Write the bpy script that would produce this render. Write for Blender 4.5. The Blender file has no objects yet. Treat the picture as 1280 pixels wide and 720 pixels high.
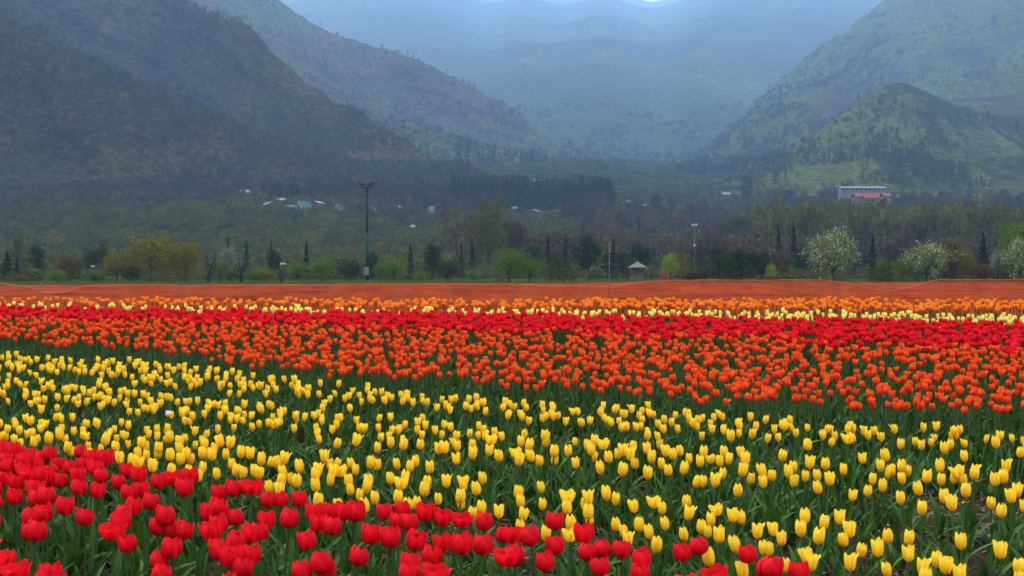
import bpy, math, random
import numpy as np
from math import radians as R
rng = np.random.default_rng(7)
random.seed(7)
S = bpy.context.scene
COL = S.collection

# ------------------------------------------------------------------ camera, world, sun, exposure
F = 1778.0            # focal length in pixels of the 1280 px wide frame
EYE = 1.87            # eye height
HORIZ = 340.0         # image row of the true horizon
PITCH = math.atan((360 - HORIZ) / F)
cd = bpy.data.cameras.new('camera'); cam = bpy.data.objects.new('camera', cd); COL.objects.link(cam)
cd.sensor_width = 36.0; cd.lens = 36.0 * F / 1280
cd.clip_start = 0.05; cd.clip_end = 30000
cam.location = (0, 0, EYE); cam.rotation_euler = (R(90) - PITCH, 0, 0)
cd.dof.use_dof = True; cd.dof.focus_distance = 9.0; cd.dof.aperture_fstop = 9.0
S.camera = cam

SUN_EL, SUN_AZ = R(52), R(-38)      # azimuth from +Y towards +X
W = bpy.data.worlds.new('World'); S.world = W; W.use_nodes = True
nt = W.node_tree; N = nt.nodes; L = nt.links; N.clear()
wo = N.new('ShaderNodeOutputWorld')
sky = N.new('ShaderNodeTexSky'); sky.sky_type = 'NISHITA'; sky.sun_disc = False
sky.sun_elevation = SUN_EL; sky.sun_rotation = SUN_AZ; sky.air_density = 1.2; sky.dust_density = 1.5
tc = N.new('ShaderNodeTexCoord')
cn = N.new('ShaderNodeTexNoise'); cn.inputs['Scale'].default_value = 5.5; cn.inputs['Detail'].default_value = 9; cn.inputs['Roughness'].default_value = .55
cm = N.new('ShaderNodeMapping'); cm.inputs['Scale'].default_value = (1, 1, 2.4); cm.inputs['Location'].default_value = (.35, .1, .2)
cr = N.new('ShaderNodeValToRGB'); cr.color_ramp.elements[0].position = .40; cr.color_ramp.elements[1].position = .62
cr.color_ramp.elements[0].color = (.22, .22, .22, 1)
mx = N.new('ShaderNodeMix'); mx.data_type = 'RGBA'
mx.inputs['B'].default_value = (16.5, 15.4, 14.2, 1)          # overcast cloud, on the scale of the sky texture
bg = N.new('ShaderNodeBackground'); bg.inputs['Strength'].default_value = 0.10
L.new(tc.outputs['Generated'], cm.inputs['Vector']); L.new(cm.outputs[0], cn.inputs['Vector']); L.new(cn.outputs['Fac'], cr.inputs[0])
L.new(cr.outputs[0], mx.inputs['Factor']); L.new(sky.outputs[0], mx.inputs['A']); L.new(mx.outputs['Result'], bg.inputs['Color'])
L.new(bg.outputs[0], wo.inputs['Surface'])

sd = bpy.data.lights.new('sun', 'SUN'); sun = bpy.data.objects.new('sun', sd); COL.objects.link(sun)
sd.energy = 2.0; sd.angle = R(12); sd.color = (1.0, .93, .80)
sun.rotation_euler = (R(90) - SUN_EL, 0, -SUN_AZ + math.pi)
sun.location = (0, 0, 50)
S.view_settings.view_transform = 'Standard'; S.view_settings.look = 'None'
S.view_settings.gamma = 1.0; S.view_settings.use_curve_mapping = False
S.view_settings.exposure = 1.46
S.render.engine = 'CYCLES'
S.cycles.volume_bounces = 2; S.cycles.max_bounces = 6; S.cycles.transparent_max_bounces = 12
S.cycles.use_denoising = True
HAZE_DENSITY = 0.000135
HAZE_COLOUR = (.38, .63, 1.0, 1)

# ------------------------------------------------------------------ helpers
def at(u, v, y):
    """the point at forward distance y seen at pixel (u, v)"""
    dz = -(v - HORIZ) / F
    return np.array([(u - 640) / F * y, y, EYE + dz * y])
def vis_v(y, z): return HORIZ + (EYE - z) / y * F
def vis_u(x, y): return 640 + x / y * F

def _h(ix, iy, iz, s):
    n = (ix * 374761393 + iy * 668265263 + iz * 2147483647 + s * 974634777) & 0xffffffff
    n = ((n ^ (n >> 13)) * 1274126177) & 0xffffffff
    n = n ^ (n >> 16)
    return (n & 0xffff) / 65535.0
def vnoise(x, y, z=None, s=0):
    x = np.asarray(x, float); y = np.asarray(y, float)
    z = np.zeros_like(x) if z is None else np.asarray(z, float)
    xi, yi, zi = np.floor(x), np.floor(y), np.floor(z)
    fx, fy, fz = x - xi, y - yi, z - zi
    fx, fy, fz = [t * t * (3 - 2 * t) for t in (fx, fy, fz)]
    xi, yi, zi = xi.astype(np.int64), yi.astype(np.int64), zi.astype(np.int64)
    r = 0
    for a in (0, 1):
        for b in (0, 1):
            for c in (0, 1):
                w = (fx if a else 1 - fx) * (fy if b else 1 - fy) * (fz if c else 1 - fz)
                r = r + w * _h(xi + a, yi + b, zi + c, s)
    return r * 2 - 1
def fbm(x, y, z=None, o=5, s=0, ridge=False):
    a, f, t, n = 1.0, 1.0, 0, 0
    for k in range(o):
        v = vnoise(x * f, y * f, None if z is None else z * f, s + k)
        if ridge: v = 1 - 2 * np.abs(v)
        t = t + v * a; n += a; a *= .5; f *= 2.03
    return t / n

class MB:
    """collects quads; build() links them as ONE mesh object"""
    def __init__(s): s.v, s.q, s.uv, s.m, s.n = [], [], [], [], 0
    def add(s, v, q, uv=None, m=0):
        v = np.asarray(v, np.float32).reshape(-1, 3); q = np.asarray(q, np.int64).reshape(-1, 4)
        s.v.append(v); s.q.append(q + s.n); s.n += len(v)
        s.uv.append(np.zeros((len(v), 2), np.float32) if uv is None else np.asarray(uv, np.float32))
        s.m.append(np.full(len(q), m, np.int32) if np.isscalar(m) else np.asarray(m, np.int32)); return s
    def arrays(s):
        return np.concatenate(s.v), np.concatenate(s.q), np.concatenate(s.uv), np.concatenate(s.m)
    def mesh(s, name, mats, smooth=True):
        v, q, uv, m = s.arrays()
        me = bpy.data.meshes.new(name)
        me.vertices.add(len(v)); me.vertices.foreach_set('co', v.ravel())
        # a quad whose last two corners are the same point is a triangle
        tri = q[:, 2] == q[:, 3]
        cnt = np.where(tri, 3, 4); loops = q.ravel()[np.repeat(np.ones(len(q), bool), 4) & ~(np.arange(len(q) * 4) % 4 == 3) | ~np.repeat(tri, 4)]
        st = np.concatenate([[0], np.cumsum(cnt)[:-1]])
        me.loops.add(len(loops)); me.loops.foreach_set('vertex_index', loops.astype(np.int32))
        me.polygons.add(len(q)); me.polygons.foreach_set('loop_start', st.astype(np.int32))
        try: me.polygons.foreach_set('loop_total', cnt.astype(np.int32))
        except Exception: pass
        for x in (mats if isinstance(mats, (list, tuple)) else [mats]): me.materials.append(x)
        me.polygons.foreach_set('material_index', m)
        me.polygons.foreach_set('use_smooth', np.full(len(q), smooth))
        l = me.uv_layers.new(name='UVMap'); l.data.foreach_set('uv', uv[loops].ravel())
        me.update(calc_edges=True); me.validate()
        return me
    def build(s, name, mats, parent=None, smooth=True):
        o = bpy.data.objects.new(name, s.mesh(name, mats, smooth)); COL.objects.link(o)
        if parent: o.parent = parent
        return o

def grid_q(n, m):
    """quads of an n x m vertex grid (row major)"""
    i = np.arange(n - 1)[:, None]; j = np.arange(m - 1)[None, :]
    a = (i * m + j).ravel()
    return np.stack([a, a + 1, a + m + 1, a + m], 1)
def tube(path, rad, k=6, cap=True):
    path = np.asarray(path, float); rad = np.broadcast_to(np.asarray(rad, float), (len(path),))
    t = np.gradient(path, axis=0); t /= np.linalg.norm(t, axis=1)[:, None] + 1e-9
    ref = np.array([0, 0, 1.0]) if abs(t[0][2]) < .9 else np.array([1.0, 0, 0])
    a = np.cross(t, ref); a /= np.linalg.norm(a, axis=1)[:, None] + 1e-9; b = np.cross(t, a)
    th = np.arange(k) * 2 * math.pi / k
    v = path[:, None] + rad[:, None, None] * (np.cos(th)[None, :, None] * a[:, None] + np.sin(th)[None, :, None] * b[:, None])
    n = len(path); q = []
    for i in range(n - 1):
        for j in range(k):
            q.append((i * k + j, i * k + (j + 1) % k, (i + 1) * k + (j + 1) % k, (i + 1) * k + j))
    v = v.reshape(-1, 3)
    if cap:
        v = np.vstack([v, path[0], path[-1]]); c0, c1 = n * k, n * k + 1
        for j in range(k):
            q.append((j, c0, (j + 1) % k, (j + 1) % k)); q.append(((n - 1) * k + j, (n - 1) * k + (j + 1) % k, c1, c1))
    return v, q
def box(x0, x1, y0, y1, z0, z1):
    v = [(x, y, z) for x in (x0, x1) for y in (y0, y1) for z in (z0, z1)]
    return v, [(0, 1, 3, 2), (4, 6, 7, 5), (0, 4, 5, 1), (2, 3, 7, 6), (0, 2, 6, 4), (1, 5, 7, 3)]
def tag(o, label=None, cat=None, group=None, kind=None):
    for k, v in (('label', label), ('category', cat), ('group', group), ('kind', kind)):
        if v: o[k] = v
    return o
def empty(name, loc, rz=0, sc=1):
    o = bpy.data.objects.new(name, None); COL.objects.link(o); o.location = tuple(float(t) for t in loc)
    o.rotation_euler = (0, 0, rz); o.scale = (sc, sc, sc) if np.isscalar(sc) else sc; o.empty_display_size = .1; return o
def replicate(mb, proto, pos, rz, sc, sz=None, tilt=None):
    """append many copies of proto (arrays) to mb"""
    v, q, uv, m = proto; n = len(pos)
    if n == 0: return
    c, s_ = np.cos(rz), np.sin(rz); sz = sc if sz is None else sz
    X = (v[None, :, 0] * c[:, None] - v[None, :, 1] * s_[:, None]) * sc[:, None]
    Y = (v[None, :, 0] * s_[:, None] + v[None, :, 1] * c[:, None]) * sc[:, None]
    Z = v[None, :, 2] * sz[:, None]
    if tilt is not None: X = X + tilt[:, :1] * Z; Y = Y + tilt[:, 1:] * Z
    P = np.stack([X + pos[:, :1], Y + pos[:, 1:2], Z + pos[:, 2:3]], 2).reshape(-1, 3)
    Q = (q[None] + (np.arange(n) * len(v))[:, None, None]).reshape(-1, 4)
    mb.add(P, Q, np.tile(uv, (n, 1)), np.tile(m, n))

# ------------------------------------------------------------------ materials
def mat(name):
    m = bpy.data.materials.new(name); m.use_nodes = True; m.node_tree.nodes.clear()
    t = m.node_tree; o = t.nodes.new('ShaderNodeOutputMaterial'); return m, t, o
def nd(t, typ, **kw):
    n = t.nodes.new(typ)
    for k, v in kw.items():
        if k in n.inputs: n.inputs[k].default_value = v
        else: setattr(n, k, v)
    return n
def ramp(t, fac, stops, interp='LINEAR'):
    r = t.nodes.new('ShaderNodeValToRGB'); r.color_ramp.interpolation = interp
    e = r.color_ramp.elements
    while len(e) < len(stops): e.new(.5)
    for x, (p, c) in zip(e, stops): x.position = p; x.color = (*c, 1) if len(c) == 3 else c
    t.links.new(fac, r.inputs[0]); return r.outputs[0]
def noise(t, scale, detail=4, rough=.55, coord='Object', vec=None):
    n = nd(t, 'ShaderNodeTexNoise', Scale=scale, Detail=detail, Roughness=rough)
    if vec is None:
        c = t.nodes.new('ShaderNodeTexCoord'); vec = c.outputs[coord]
    t.links.new(vec, n.inputs['Vector']); return n.outputs['Fac']
def mixc(t, f, a, b, mode='MIX'):
    m = t.nodes.new('ShaderNodeMix'); m.data_type = 'RGBA'; m.blend_type = mode
    for s_, x in (('Factor', f), ('A', a), ('B', b)):
        if isinstance(x, bpy.types.NodeSocket): t.links.new(x, m.inputs[s_])
        elif s_ == 'Factor': m.inputs[s_].default_value = x
        else: m.inputs[s_].default_value = (*x, 1)
    return m.outputs['Result']
def maths(t, op, a, b=0.0, c=None):
    m = t.nodes.new('ShaderNodeMath'); m.operation = op
    for i, x in enumerate((a, b, c)):
        if x is None: continue
        if isinstance(x, bpy.types.NodeSocket): t.links.new(x, m.inputs[i])
        else: m.inputs[i].default_value = x
    return m.outputs[0]
def thin(name, colour_fn, trans=.35, rough=.5, spec=.3):
    """leaf or petal: a thin sheet that lets light through"""
    m, t, o = mat(name); c = colour_fn(t)
    p = nd(t, 'ShaderNodeBsdfPrincipled', Roughness=rough); p.inputs['Specular IOR Level'].default_value = spec
    tr = t.nodes.new('ShaderNodeBsdfTranslucent'); mx_ = nd(t, 'ShaderNodeMixShader', Fac=trans)
    t.links.new(c, p.inputs['Base Color']); t.links.new(c, tr.inputs['Color'])
    t.links.new(p.outputs[0], mx_.inputs[1]); t.links.new(tr.outputs[0], mx_.inputs[2]); t.links.new(mx_.outputs[0], o.inputs['Surface'])
    return m
def isl(t):
    return t.nodes.new('ShaderNodeNewGeometry').outputs['Random Per Island']
def petal_mat(name, base, mid, tip, vary):
    def f(t):
        uv = t.nodes.new('ShaderNodeUVMap'); sp = t.nodes.new('ShaderNodeSeparateXYZ'); t.links.new(uv.outputs[0], sp.inputs[0])
        streak = noise(t, 14, 3, .6, vec=_scaled(t, uv.outputs[0], (5, .7, 1)))
        g = maths(t, 'ADD', sp.outputs[1], maths(t, 'MULTIPLY', maths(t, 'SUBTRACT', streak, .5), .9))
        c = ramp(t, g, [(0, base), (.38, mid), (.98, tip)])
        return mixc(t, maths(t, 'MULTIPLY', isl(t), .65), c, vary)
    return thin(name, f, .40, .55, .07)
def _scaled(t, vec, s):
    mp = t.nodes.new('ShaderNodeMapping'); mp.inputs['Scale'].default_value = s; t.links.new(vec, mp.inputs['Vector']); return mp.outputs[0]
def leaf_mat(name, cols, trans=.3, rough=.5, spec=.3, big=None):
    def f(t):
        c = ramp(t, isl(t), [(i / max(1, len(cols) - 1), c_) for i, c_ in enumerate(cols)])
        if big:
            c = mixc(t, ramp(t, noise(t, big[0], 4), [(.35, (0, 0, 0)), (.65, (1, 1, 1))]), c, big[1])
        return c
    return thin(name, f, trans, rough, spec)
def plain(name, col, rough=.7, metal=0, var=.25, scale=3.0, bump=0, spec=.3):
    m, t, o = mat(name); p = nd(t, 'ShaderNodeBsdfPrincipled', Roughness=rough, Metallic=metal); p.inputs['Specular IOR Level'].default_value = spec
    c = mixc(t, noise(t, scale, 5, .6), [x * (1 - var) for x in col], [min(1, x * (1 + var)) for x in col])
    t.links.new(c, p.inputs['Base Color'])
    if bump:
        b = nd(t, 'ShaderNodeBump', Strength=bump, Distance=.02); t.links.new(noise(t, scale * 6, 4), b.inputs['Height']); t.links.new(b.outputs[0], p.inputs['Normal'])
    t.links.new(p.outputs[0], o.inputs['Surface']); return m

M = {}
M['red'] = petal_mat('red petal', (.42, .003, .006), (.72, .004, .010), (.86, .016, .022), (.52, .002, .010))
M['yellow'] = petal_mat('yellow petal', (.86, .38, .008), (.91, .59, .018), (.93, .72, .06), (.90, .50, .010))  # petal yellow, with shading low on the heads painted into the amber base
M['orange'] = petal_mat('orange petal', (.68, .034, .006), (.78, .058, .008), (.88, .15, .016), (.72, .038, .008))
M['crimson'] = M['red']; M['yfar'] = M['yellow']
M['amber'] = petal_mat('amber petal', (.80, .13, .01), (.86, .20, .015), (.92, .36, .03), (.80, .12, .01))
M['lemon'] = petal_mat('lemon petal', (.80, .60, .06), (.88, .72, .10), (.92, .80, .22), (.88, .72, .12))
M['white'] = petal_mat('white petal', (.75, .45, .5), (.80, .66, .68), (.85, .78, .78), (.8, .55, .6))
M['leaf'] = leaf_mat('tulip leaf', [(.018, .055, .008), (.034, .088, .011), (.064, .130, .015)], .22, .6, .12)
M['stem'] = plain('tulip stem', (.035, .075, .012), .6, var=.3, scale=20)
M['weed'] = leaf_mat('weed', [(.05, .10, .02), (.08, .12, .03), (.035, .07, .02)], .3)
M['straw'] = leaf_mat('straw', [(.16, .085, .04), (.24, .15, .08), (.10, .05, .03)], .1, .8)

# ------------------------------------------------------------------ ground
def field_z(y):
    """height of the valley floor ahead of the camera: the flower field climbs, then drops behind its crest"""
    y = np.asarray(y, float); s = (HORIZ - 230) / F
    up = s * np.clip(y, -60, 17.0)
    t = np.clip((y - 17.0) / 15, 0, 1); t = t * t * (3 - 2 * t)
    return up - (s * 17.0 - .72) * t
RISE_D = np.array([0, 230, 300, 380, 450, 560, 700, 860, 1050, 1300, 1700, 20000])
RISE_L = np.array([351, 349, 346, 334, 305, 266, 247, 232, 218, 205, 196, 190.])
RISE_C = np.array([351, 349, 347, 342, 325, 292, 262, 238, 222, 206, 196, 190.])
RISE_R = np.array([351, 349, 347, 345, 340, 318, 280, 252, 236, 222, 210, 200.])
def ground_z(x, y):
    x = np.asarray(x, float); y = np.asarray(y, float)
    base = field_z(y)
    yy = np.clip(y, 1, None); u = vis_u(x, yy)
    d = yy
    wl = np.clip((620 - u) / 320, 0, 1); wr = np.clip((u - 700) / 260, 0, 1); wl = wl * wl * (3 - 2 * wl); wr = wr * wr * (3 - 2 * wr)
    vl, vc, vr = [np.interp(d, RISE_D, t) for t in (RISE_L, RISE_C, RISE_R)]
    v = wl * vl + wr * vr + (1 - wl - wr) * vc
    z = EYE - (v - HORIZ) / F * d
    far = np.clip((d - 250) / 80, 0, 1)
    z = np.where(y > 250, z + far * (fbm(x / 60, y / 60, o=4, s=3) * np.clip((d - 300) / 100, 0, 4) * 1.0), z)
    return np.where(y > 230, base * (1 - far) + z * far, base)
def ground_mat():
    m, t, o = mat('valley grass'); p = nd(t, 'ShaderNodeBsdfPrincipled', Roughness=1.0); p.inputs['Specular IOR Level'].default_value = 0
    c1 = ramp(t, noise(t, .035, 8, .65), [(.30, (.008, .010, .003)), (.48, (.017, .019, .005)), (.60, (.014, .027, .004)), (.72, (.034, .026, .012))])
    c2 = ramp(t, noise(t, .9, 6, .7), [(.3, (.45, .45, .45)), (.7, (1.35, 1.35, 1.35))])
    c = mixc(t, 1.0, c1, c2, 'MULTIPLY')
    t.links.new(c, p.inputs['Base Color']); b = nd(t, 'ShaderNodeBump', Strength=.6, Distance=.3); t.links.new(noise(t, 1.2, 6, .7), b.inputs['Height']); t.links.new(b.outputs[0], p.inputs['Normal'])
    t.links.new(p.outputs[0], o.inputs['Surface']); return m
def ground():
    rr = np.concatenate([np.arange(0, 40, 1.0), np.geomspace(40, 14500, 220)])
    th = np.concatenate([np.linspace(-28, 28, 260), np.linspace(30, 330, 70)]) * math.pi / 180
    r, a = np.meshgrid(rr, th, indexing='ij'); x = r * np.sin(a); y = r * np.cos(a)
    # beside and behind the view the ground just stays level
    z = ground_z(x, y); side = np.clip((np.abs(np.arctan2(x, np.maximum(y, 1e-6))) - R(27)) / R(25), 0, 1); side = np.where(y < 0, 1, side)
    z = np.where(y > 30, z * (1 - side) + field_z(40) * side, z)
    z = np.where((y <= 0), field_z(y), z)
    q = grid_q(*r.shape); n, m = r.shape
    wrap = [(i * m + m - 1, i * m, (i + 1) * m, (i + 1) * m + m - 1) for i in range(n - 1)]
    mb = MB().add(np.stack([x, y, z], -1), np.vstack([q, wrap]))
    tag(mb.build('ground', ground_mat()), kind='structure')
ground()

def soil_mat():
    m, t, o = mat('brown garden soil'); p = nd(t, 'ShaderNodeBsdfPrincipled', Roughness=.95); p.inputs['Specular IOR Level'].default_value = .15
    c = ramp(t, noise(t, 2.2, 10, .72), [(.3, (.016, .007, .004)), (.5, (.040, .018, .011)), (.66, (.075, .036, .023)), (.8, (.14, .085, .055))])
    g = ramp(t, noise(t, 1.1, 5, .6), [(.50, (0, 0, 0)), (.62, (1, 1, 1))]); c = mixc(t, maths(t, 'MULTIPLY', g, .5), c, (.03, .055, .016))
    t.links.new(c, p.inputs['Base Color']); b = nd(t, 'ShaderNodeBump', Strength=1.0, Distance=.05); t.links.new(noise(t, 22, 8, .75), b.inputs['Height']); t.links.new(b.outputs[0], p.inputs['Normal'])
    t.links.new(p.outputs[0], o.inputs['Surface']); return m
def soil_h(x, y): return .018 + .016 * fbm(x * 1.6, y * 1.6, o=3, s=11) + .012 * fbm(x * 9, y * 9, o=2, s=12)
def soil():
    xs = np.arange(-16, 16.01, .08); ys = np.arange(1.5, 19.01, .07)
    x, y = np.meshgrid(xs, ys, indexing='ij'); z = field_z(y) + soil_h(x, y)
    tag(MB().add(np.stack([x, y, z], -1), grid_q(*x.shape)).build('soil', soil_mat()), kind='structure')
soil()

# ------------------------------------------------------------------ mountains
def mountain_mat(name, cols, scale, patch, tilt=(1, 1, 1), sunlit=None):
    m, t, o = mat(name); p = nd(t, 'ShaderNodeBsdfPrincipled', Roughness=1.0); p.inputs['Specular IOR Level'].default_value = 0
    tc_ = t.nodes.new('ShaderNodeTexCoord'); v = _scaled(t, tc_.outputs['Object'], tilt)
    n1 = noise(t, scale, 9, .68, vec=v)
    c = ramp(t, n1, cols)
    n2 = noise(t, patch[0], 6, .6)
    c = mixc(t, ramp(t, n2, [(patch[1], (0, 0, 0)), (patch[1] + .10, (1, 1, 1))]), c, patch[2])
    if sunlit:      # sunlit sides painted in: slopes facing one way take a brighter grass green
        g = t.nodes.new('ShaderNodeNewGeometry'); dp = t.nodes.new('ShaderNodeVectorMath'); dp.operation = 'DOT_PRODUCT'
        t.links.new(g.outputs['Normal'], dp.inputs[0]); dp.inputs[1].default_value = sunlit[0]
        k = maths(t, 'ADD', dp.outputs['Value'], maths(t, 'MULTIPLY', maths(t, 'SUBTRACT', n1, .5), 1.2))
        c = mixc(t, ramp(t, k, [(sunlit[1], (0, 0, 0)), (sunlit[1] + .25, (1, 1, 1))]), c, sunlit[2])
    fine = ramp(t, noise(t, scale * 22, 5, .75), [(.36, (.28, .30, .30)), (.52, (.95, .95, .95)), (.68, (2.2, 2.05, 1.75))])
    c = mixc(t, .9, c, fine, 'MULTIPLY')
    t.links.new(c, p.inputs['Base Color'])
    b = nd(t, 'ShaderNodeBump', Strength=1.0, Distance=11.0); t.links.new(noise(t, scale * 12, 8, .7), b.inputs['Height']); t.links.new(b.outputs[0], p.inputs['Normal'])
    t.links.new(p.outputs[0], o.inputs['Surface']); return m
def curve(pts, n):
    pts = np.array([at(*p) for p in pts]); s = np.linspace(0, len(pts) - 1, n)
    # smooth (Catmull-Rom) interpolation
    i = np.clip(s.astype(int), 0, len(pts) - 2); f = (s - i)[:, None]
    p0 = pts[np.clip(i - 1, 0, None)]; p1 = pts[i]; p2 = pts[i + 1]; p3 = pts[np.clip(i + 2, None, len(pts) - 1)]
    return .5 * (2 * p1 + (p2 - p0) * f + (2 * p0 - 5 * p1 + 4 * p2 - p3) * f ** 2 + (3 * p1 - p0 - 3 * p2 + p3) * f ** 3)
SURF = {}
def mountain(name, crest, foot, m, n=360, k=190, amp=40, freq=1 / 190., lean=-.6, back=500, seed=1, sag=.12, spur=None):
    cc, ff = curve(crest, n), curve(foot, n)
    t = np.linspace(0, 1, k)[None, :, None]
    P = ff[:, None] * (1 - t) + cc[:, None] * t
    hgt = (cc[:, 2] - ff[:, 2])[:, None]
    T = t[..., 0]
    P[..., 2] -= sag * hgt * np.sin(T * math.pi)                    # a concave slope
    s_ = (P[..., 2] - lean * P[..., 0])
    w = fbm(P[..., 0] / 400, P[..., 2] / 400, P[..., 1] / 700, o=3, s=seed)
    rd = fbm(s_ * freq + w * .7, P[..., 1] / 1500 + T * .35, None, o=5, s=seed + 5, ridge=True)
    det = fbm(P[..., 0] / 45, P[..., 2] / 45, P[..., 1] / 60, o=4, s=seed + 9)
    env = np.sin(np.clip(T, 0, 1) * math.pi) ** .6 * np.clip(hgt / 200, .05, 1)
    d = (rd * amp + det * amp * .13) * env
    P[..., 1] -= d; P[..., 2] += d * .45
    P[..., 2] += (fbm(P[..., 0] / 60, P[..., 1] / 60, o=4, s=seed + 2) * amp * .10) * (T > .9)
    # far side
    kb = 24; tb = np.linspace(0, 1, kb + 1)[1:][None, :, None]
    B = cc[:, None] + np.concatenate([np.zeros((n, kb, 1)) + 0, np.broadcast_to(tb * back, (n, kb, 1)), -np.broadcast_to(tb ** 1.2, (n, kb, 1)) * (hgt[:, :, None] + 30)], 2)
    B[:, :, 2] += (P[:, -1, 2] - cc[:, 2])[:, None]; B[:, :, 1] += (P[:, -1, 1] - cc[:, 1])[:, None]
    A = np.concatenate([P, B], 1)
    # skirt into the ground at the foot
    A = np.concatenate([A[:, :1] + np.array([0, -30, -25.]), A], 1)
    o = MB().add(A, grid_q(A.shape[0], A.shape[1])).build(name, m); tag(o, kind='structure')
    SURF[name] = P; return o

mountain('back_mountain',
    [(-300, -60, 16000), (0, -60, 16000), (300, -60, 16000), (480, -50, 16000), (560, -24, 16000), (600, -2, 16000), (628, 0, 16000), (655, -6, 16000), (700, 6, 16000), (750, -4, 16000), (780, 4, 16000), (815, 14, 16000), (850, 3, 16000), (885, -20, 16000), (1000, -50, 15800), (1400, -60, 15800), (1700, -60, 15800)],
    [(-300, 205, 2599), (0, 205, 2599), (300, 205, 2599), (480, 208, 2325), (560, 208, 2188), (600, 209, 2120), (628, 209, 2052), (655, 210, 1983), (700, 211, 1915), (750, 212, 1915), (785, 213, 1915), (820, 214, 1915), (850, 214, 1915), (885, 214, 1983), (1000, 212, 2188), (1400, 210, 2325), (1700, 210, 2325)],
    mountain_mat('far scrub slope', [(.34, (.014, .024, .014)), (.50, (.034, .046, .020)), (.66, (.056, .074, .024))], .0028, (.0014, .56, (.064, .078, .022)), (1, .5, 1)),
    n=440, k=300, amp=95, freq=1 / 500., lean=.1, back=900, seed=21, sag=-.04)
mountain('left_far_spur',
    [(60, -330, 2587), (200, -120, 2530), (300, -25, 2475), (352, 3, 2418), (425, 46, 2362), (500, 70, 2250), (575, 108, 2137), (640, 143, 2025), (700, 182, 1855), (770, 204, 1687)],
    [(60, 240, 1201), (200, 240, 1201), (300, 240, 1201), (352, 240, 1201), (425, 236, 1201), (500, 232, 1201), (575, 230, 1201), (640, 226, 1201), (710, 222, 1233), (790, 212, 1358)],
    mountain_mat('brown and green spur', [(.34, (.026, .026, .016)), (.48, (.060, .044, .030)), (.60, (.095, .056, .040)), (.72, (.040, .052, .018))], .006, (.0035, .53, (.050, .070, .016)), (1, .5, 1)),
    amp=95, freq=1 / 190., seed=31)
mountain('left_mountain',
    [(-500, -800, 1520), (-250, -520, 1480), (0, -230, 1440), (120, -95, 1400), (230, 0, 1320), (310, 42, 1248), (400, 112, 1152), (470, 158, 1064), (530, 190, 984), (600, 216, 904), (650, 232, 848)],
    [(-500, 252, 684), (-250, 252, 684), (0, 250, 684), (120, 250, 693), (230, 248, 702), (310, 248, 711), (400, 246, 729), (470, 244, 756), (530, 242, 792), (600, 240, 846), (660, 236, 900)],
    mountain_mat('purple brown scrub slope', [(.34, (.014, .014, .004)), (.47, (.042, .034, .010)), (.58, (.070, .050, .019)), (.72, (.028, .038, .006))], .008, (.0042, .55, (.026, .036, .012)), (1, .5, 1)),
    n=420, k=260, amp=105, freq=1 / 115., seed=41)
mountain('right_mountain',
    [(835, 208, 1652), (862, 198, 1722), (890, 181, 1881), (922, 154, 2058), (955, 120, 2246), (982, 94, 2398), (1016, 64, 2590), (1068, 30, 2872), (1112, -3, 3122), (1180, -45, 3196), (1300, -90, 3271), (1500, -160, 3345), (1800, -260, 3419)],
    [(850, 219, 1244), (880, 222, 1223), (905, 224, 1202), (935, 226, 1192), (965, 228, 1181), (1000, 230, 1171), (1050, 232, 1161), (1100, 234, 1140), (1150, 234, 1119), (1220, 234, 1099), (1350, 234, 1088), (1500, 234, 1088), (1800, 234, 1088)],
    mountain_mat('green and grey slope', [(.34, (.018, .024, .018)), (.50, (.036, .038, .028)), (.62, (.052, .052, .022))], .006, (.004, .52, (.050, .036, .036)), (1, .5, 1), sunlit=((-.75, -.45, .5), .54, (.060, .072, .014))),
    amp=85, freq=1 / 175., lean=.7, seed=51)
mountain('right_knoll',
    [(905, 228, 1120), (945, 217, 1170), (985, 191, 1220), (1040, 151, 1290), (1080, 125, 1340), (1110, 106, 1400), (1150, 112, 1400), (1195, 130, 1380), (1250, 148, 1350), (1330, 165, 1300), (1420, 190, 1250)],
    [(900, 238, 960), (935, 240, 950), (965, 241, 930), (1000, 242, 910), (1050, 243, 900), (1090, 243, 890), (1150, 243, 890), (1195, 243, 890), (1250, 243, 890), (1330, 243, 890), (1440, 240, 900)],
    mountain_mat('grassy knoll', [(.34, (.016, .024, .012)), (.52, (.028, .036, .014)), (.66, (.040, .044, .018))], .008, (.006, .60, (.060, .046, .040)), (1, .5, 1), sunlit=((-.80, -.35, .5), .40, (.078, .090, .016))),
    n=320, amp=36, freq=1 / 150., lean=.75, back=260, seed=61)

# haze: one closed box of even air round everything
def haze():
    m = bpy.data.materials.new('haze'); m.use_nodes = True; t = m.node_tree; t.nodes.clear()
    o = t.nodes.new('ShaderNodeOutputMaterial'); v = t.nodes.new('ShaderNodeVolumePrincipled')
    v.inputs['Color'].default_value = HAZE_COLOUR; v.inputs['Density'].default_value = HAZE_DENSITY; v.inputs['Anisotropy'].default_value = .3
    t.links.new(v.outputs[0], o.inputs['Volume'])
    try: m.cycles.homogeneous_volume = True
    except Exception: pass
    b, q = box(-15000, 15000, -7500, 17500, -6, 3700)
    h = MB().add(b, q).build('haze', m, smooth=False); tag(h, 'thin blue valley haze in front of the mountains', None, None, 'stuff')
haze()
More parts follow.
